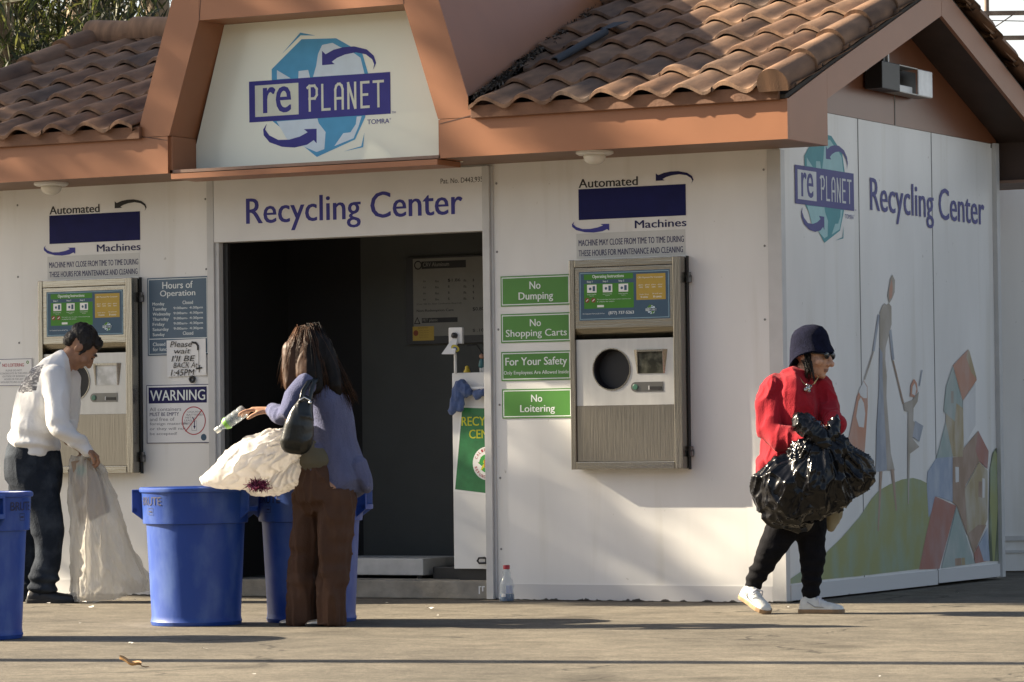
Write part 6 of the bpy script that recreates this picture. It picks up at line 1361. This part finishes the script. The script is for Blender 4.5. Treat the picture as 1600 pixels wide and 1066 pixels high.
for px, py, y_, r_ in ((1238,768,-.22,(.19,.15,.19)),(1275,748,-.24,(.20,.16,.185)),(1313,740,-.2,(.165,.14,.15)),(1200,768,-.18,(.09,.1,.125)),(1345,737,-.17,(.07,.08,.095)),(1215,798,-.2,(.09,.1,.08)),(1262,715,-.26,(.11,.10,.11)),(1300,712,-.25,(.10,.09,.10)),(1304,785,-.22,(.035,.04,.05))): mb.ball(kq(px,py,y_), r_, n=24)
def bag_fold(c, n):
    o_ = np.array(kq(1278,672,-.28)); d = c-o_; rr = np.linalg.norm(d, axis=1); an = np.arctan2(d[:,0], -d[:,2]); a2 = np.arctan2(d[:,1], -d[:,2])
    r_ = ridged(np.stack([an*5.5, a2*4, rr*3.0], 1)+9)-.35; r2 = ridged(np.stack([an*12, a2*9, rr*5.0], 1)+2)-.35
    c = c+n*((r_*.026+r2*.010)*np.clip(rr/.15, 0, 1))[:, None]
    return c+n*((vnoise(c*7)*.016+(ridged(c*9+4)-.35)*.012))[:, None]
fuse(mb, "bag_body", [BLKBAG], kb, .006, 5, bag_fold)
mb = MB(); mb.limb([kq(1285,705,-.29), kq(1278,685,-.30), kq(1262,670,-.29), kq(1248,658,-.27), kq(1242,650,-.26)], [(.05,.05),(.045,.045),(.058,.05),(.05,.045),(.025,.02)], ref=(1,0,0)); mb.limb([kq(1290,700,-.28), kq(1298,680,-.29), kq(1302,664,-.27), kq(1306,651,-.25)], [.04,.03,.03,.012])
fuse(mb, "bag_neck", [BLKBAG], kb, .006, 2, crinkle(.011, 18., (1,1,1), 4.))
tb = empty("tan_cloth_bag", tuple(np.array(on(2, 0, 1300, 958))), RV, "tan bag end hanging out below the black trash bags", "bag"); kq2 = local(tb, T3, q3)
mb = MB(); mb.limb([kq2(1304,782,-.12), kq2(1303,805,-.12), kq2(1297,826,-.12)], [(.045,.03),(.04,.03),(.018,.018)]); fuse(mb, "bag_body", [mat("canvas_tan", (.22,.19,.12), .85, var=.2, vscale=12)], tb, .006, 3, crinkle(.006, 12., (1,1,.4)))
# pale sack across the bins
def film(n, col, base, tl, t0, tr, rough=.35):
    return mat(n, col, rough, var=.06, vscale=7, spec=.45, transl=(tl, base, tr))
SACK = film("white_film", (.76,.74,.70), (.84,.80,.74), .42, 0, .05, .25)
sk = empty("pale_plastic_sack", tuple(np.array(on(2, 0, 400, 978))), RV, "big pale plastic sack lying across the tops of the blue bins", "bag"); ks = local(sk, T2, q2)
mb = MB()
mb.limb([ks(322,750,.03), ks(340,745,.03), ks(370,733,.03), ks(405,720,.02), ks(440,706,.0), ks(462,694,.0), ks(480,682,.0)], [(.03,.07),(.062,.13),(.105,.19),(.125,.2),(.115,.16),(.08,.11),(.03,.05)], ref=(0,0,1), n=28)
mb.limb([ks(400,758,.02), ks(430,752,.02), ks(458,738,.02), ks(474,715,.02)], [(.05,.12),(.07,.13),(.075,.12),(.05,.07)], ref=(0,0,1), n=20)
def sack_fold(c, n):
    o = np.array(ks(482,684,.0)); d = c-o; an = np.arctan2(d[:,2], -d[:,0]); an2 = np.arctan2(d[:,1], -d[:,0]); rr = np.linalg.norm(d, axis=1)
    w_ = np.clip(rr/.12, 0, 1)*np.clip(1.25-rr/.5, .25, 1)
    r_ = ridged(np.stack([an*10, an2*8, rr*2.0], 1)+3)-.35
    return crinkle(.006, 13.)(c, n)+n*(r_*.027*w_)[:, None]
fuse(mb, "sack_body", [SACK], sk, .006, 4, sack_fold)
dq = empty("pink_duster", tuple(np.array(on(2, 0, 408, 978))), RV, "fuzzy dark pink brush sticking out below the pale sack", "brush"); kd = local(dq, T2, q2); mb = MB(); rnd = np.random.RandomState(2); c0 = np.array(kd(409,757,-.15)); cols = [mat("fuzz_magenta", (.16,.012,.055), .9), mat("fuzz_pink", (.34,.06,.14), .9), mat("fuzz_dark", (.07,.01,.03), .9)]
for i in range(620):
    d = rnd.normal(0,1,3); d /= np.linalg.norm(d); s_ = c0+np.array((rnd.normal(0,.022), rnd.normal(0,.015), rnd.normal(0,.008))); e = s_+d*(.02+.018*rnd.rand()); sd_ = np.cross(d, rnd.normal(0,1,3)); sd_ /= np.linalg.norm(sd_); mb.add([s_-sd_*.0025, s_+sd_*.0025, e+sd_*.001, e-sd_*.001], [(0,1,2,3)], int(rnd.rand()*3))
mb.build("bristles", cols, dq, world=False)
# clear sack the man holds, with a carton and a paper bag inside
CL = film("clear_film", (.72,.69,.62), (.78,.73,.64), .38, .46, .42, .2)
cs = empty("clear_plastic_sack", tuple(np.array(on(2, 0, 165, 941))), RV, "hazy clear plastic sack hanging from the man's hands to the ground", "bag"); kc = local(cs, T1, q1)
mb = MB()
RR = [(130,712,.06,.02,.03),(138,722,.09,.05,.06),(143,745,.115,.09,.10),(150,780,.135,.12,.13),(157,820,.15,.14,.14),(166,860,.165,.15,.15),(176,895,.20,.15,.16),(180,920,.225,.14,.15),(179,936,.215,.11,.1)]
R = []
zmin = .012
for (px, py, a, b_, y_) in RR:
    c = np.array(kc(px, py, -.12)); ring = []
    for k in range(48):
        an = 2*math.pi*k/48; fr = 1+.10*math.sin(5*an+py*.02)+.06*math.sin(11*an+1+py*.05)
        z = c[2]+(.05*math.cos(an) if py > 880 else .0)*(1 if py > 915 else .4)
        ring.append((c[0]+a*fr*math.cos(an), c[1]+b_*fr*math.sin(an), max(z, zmin)))
    R.append(ring)
mb.rings(R, caps=False); o = mb.build("sack_body", CL, cs, smooth=True, world=False)
sb = o.modifiers.new("sub", 'SUBSURF'); sb.levels = sb.render_levels = 3
dg = bpy.context.evaluated_depsgraph_get(); me = bpy.data.meshes.new_from_object(o.evaluated_get(dg)); o.modifiers.clear(); o.data = me; me.name = "sack_body"
def csf(c, n):
    d = crinkle(.013, 11., (1.2,1.2,.7), 2.)(c, n); d = crinkle(.005, 26., (1.2,1.2,.8), 8.)(d, n); top = np.array(kc(140,712,-.12)); an = np.arctan2(c[:,1]-top[1], c[:,0]-top[0]); h_ = np.clip((top[2]-c[:,2])/.9, 0, 1); d = d+n*((ridged(np.stack([an*3.2+.0*h_, h_*1.6, an*0+3], 1))-.35)*.022*(.5+h_))[:, None]
    d[:,2] = np.maximum(d[:,2], .004); return d
displace(me, csf)
pb_ = empty("paper_bag", tuple(np.array(on(2, 0, 140, 941))), RV, "brown paper bag with a round green mark inside the clear sack", "paper bag"); kp = local(pb_, T1, q1)
mb = MB(); mb.prism([kp(118,722,-.16), kp(152,716,-.16), kp(174,800,-.16), kp(136,818,-.16)], (.01,.09,0)); mb.prism([kp(112,735,-.05), kp(132,728,-.05), kp(150,810,-.05), kp(130,820,-.05)], (-.02,.07,0)); mb.build("bag_body", mat("kraft_paper", (.30,.22,.15), .85, var=.2, vscale=9, bump=.3, bscale=20), pb_, world=False)
c = np.array(kp(134,736,-.1615)); mb = MB(); mb.add([tuple(c+np.array((.032*math.cos(a), 0, .030*math.sin(a)))) for a in np.linspace(0, 2*math.pi, 21)[:-1]], [tuple(range(20))]); mb.build("round_mark", mat("mark_green", (.10,.28,.2), .7), pb_, world=False)
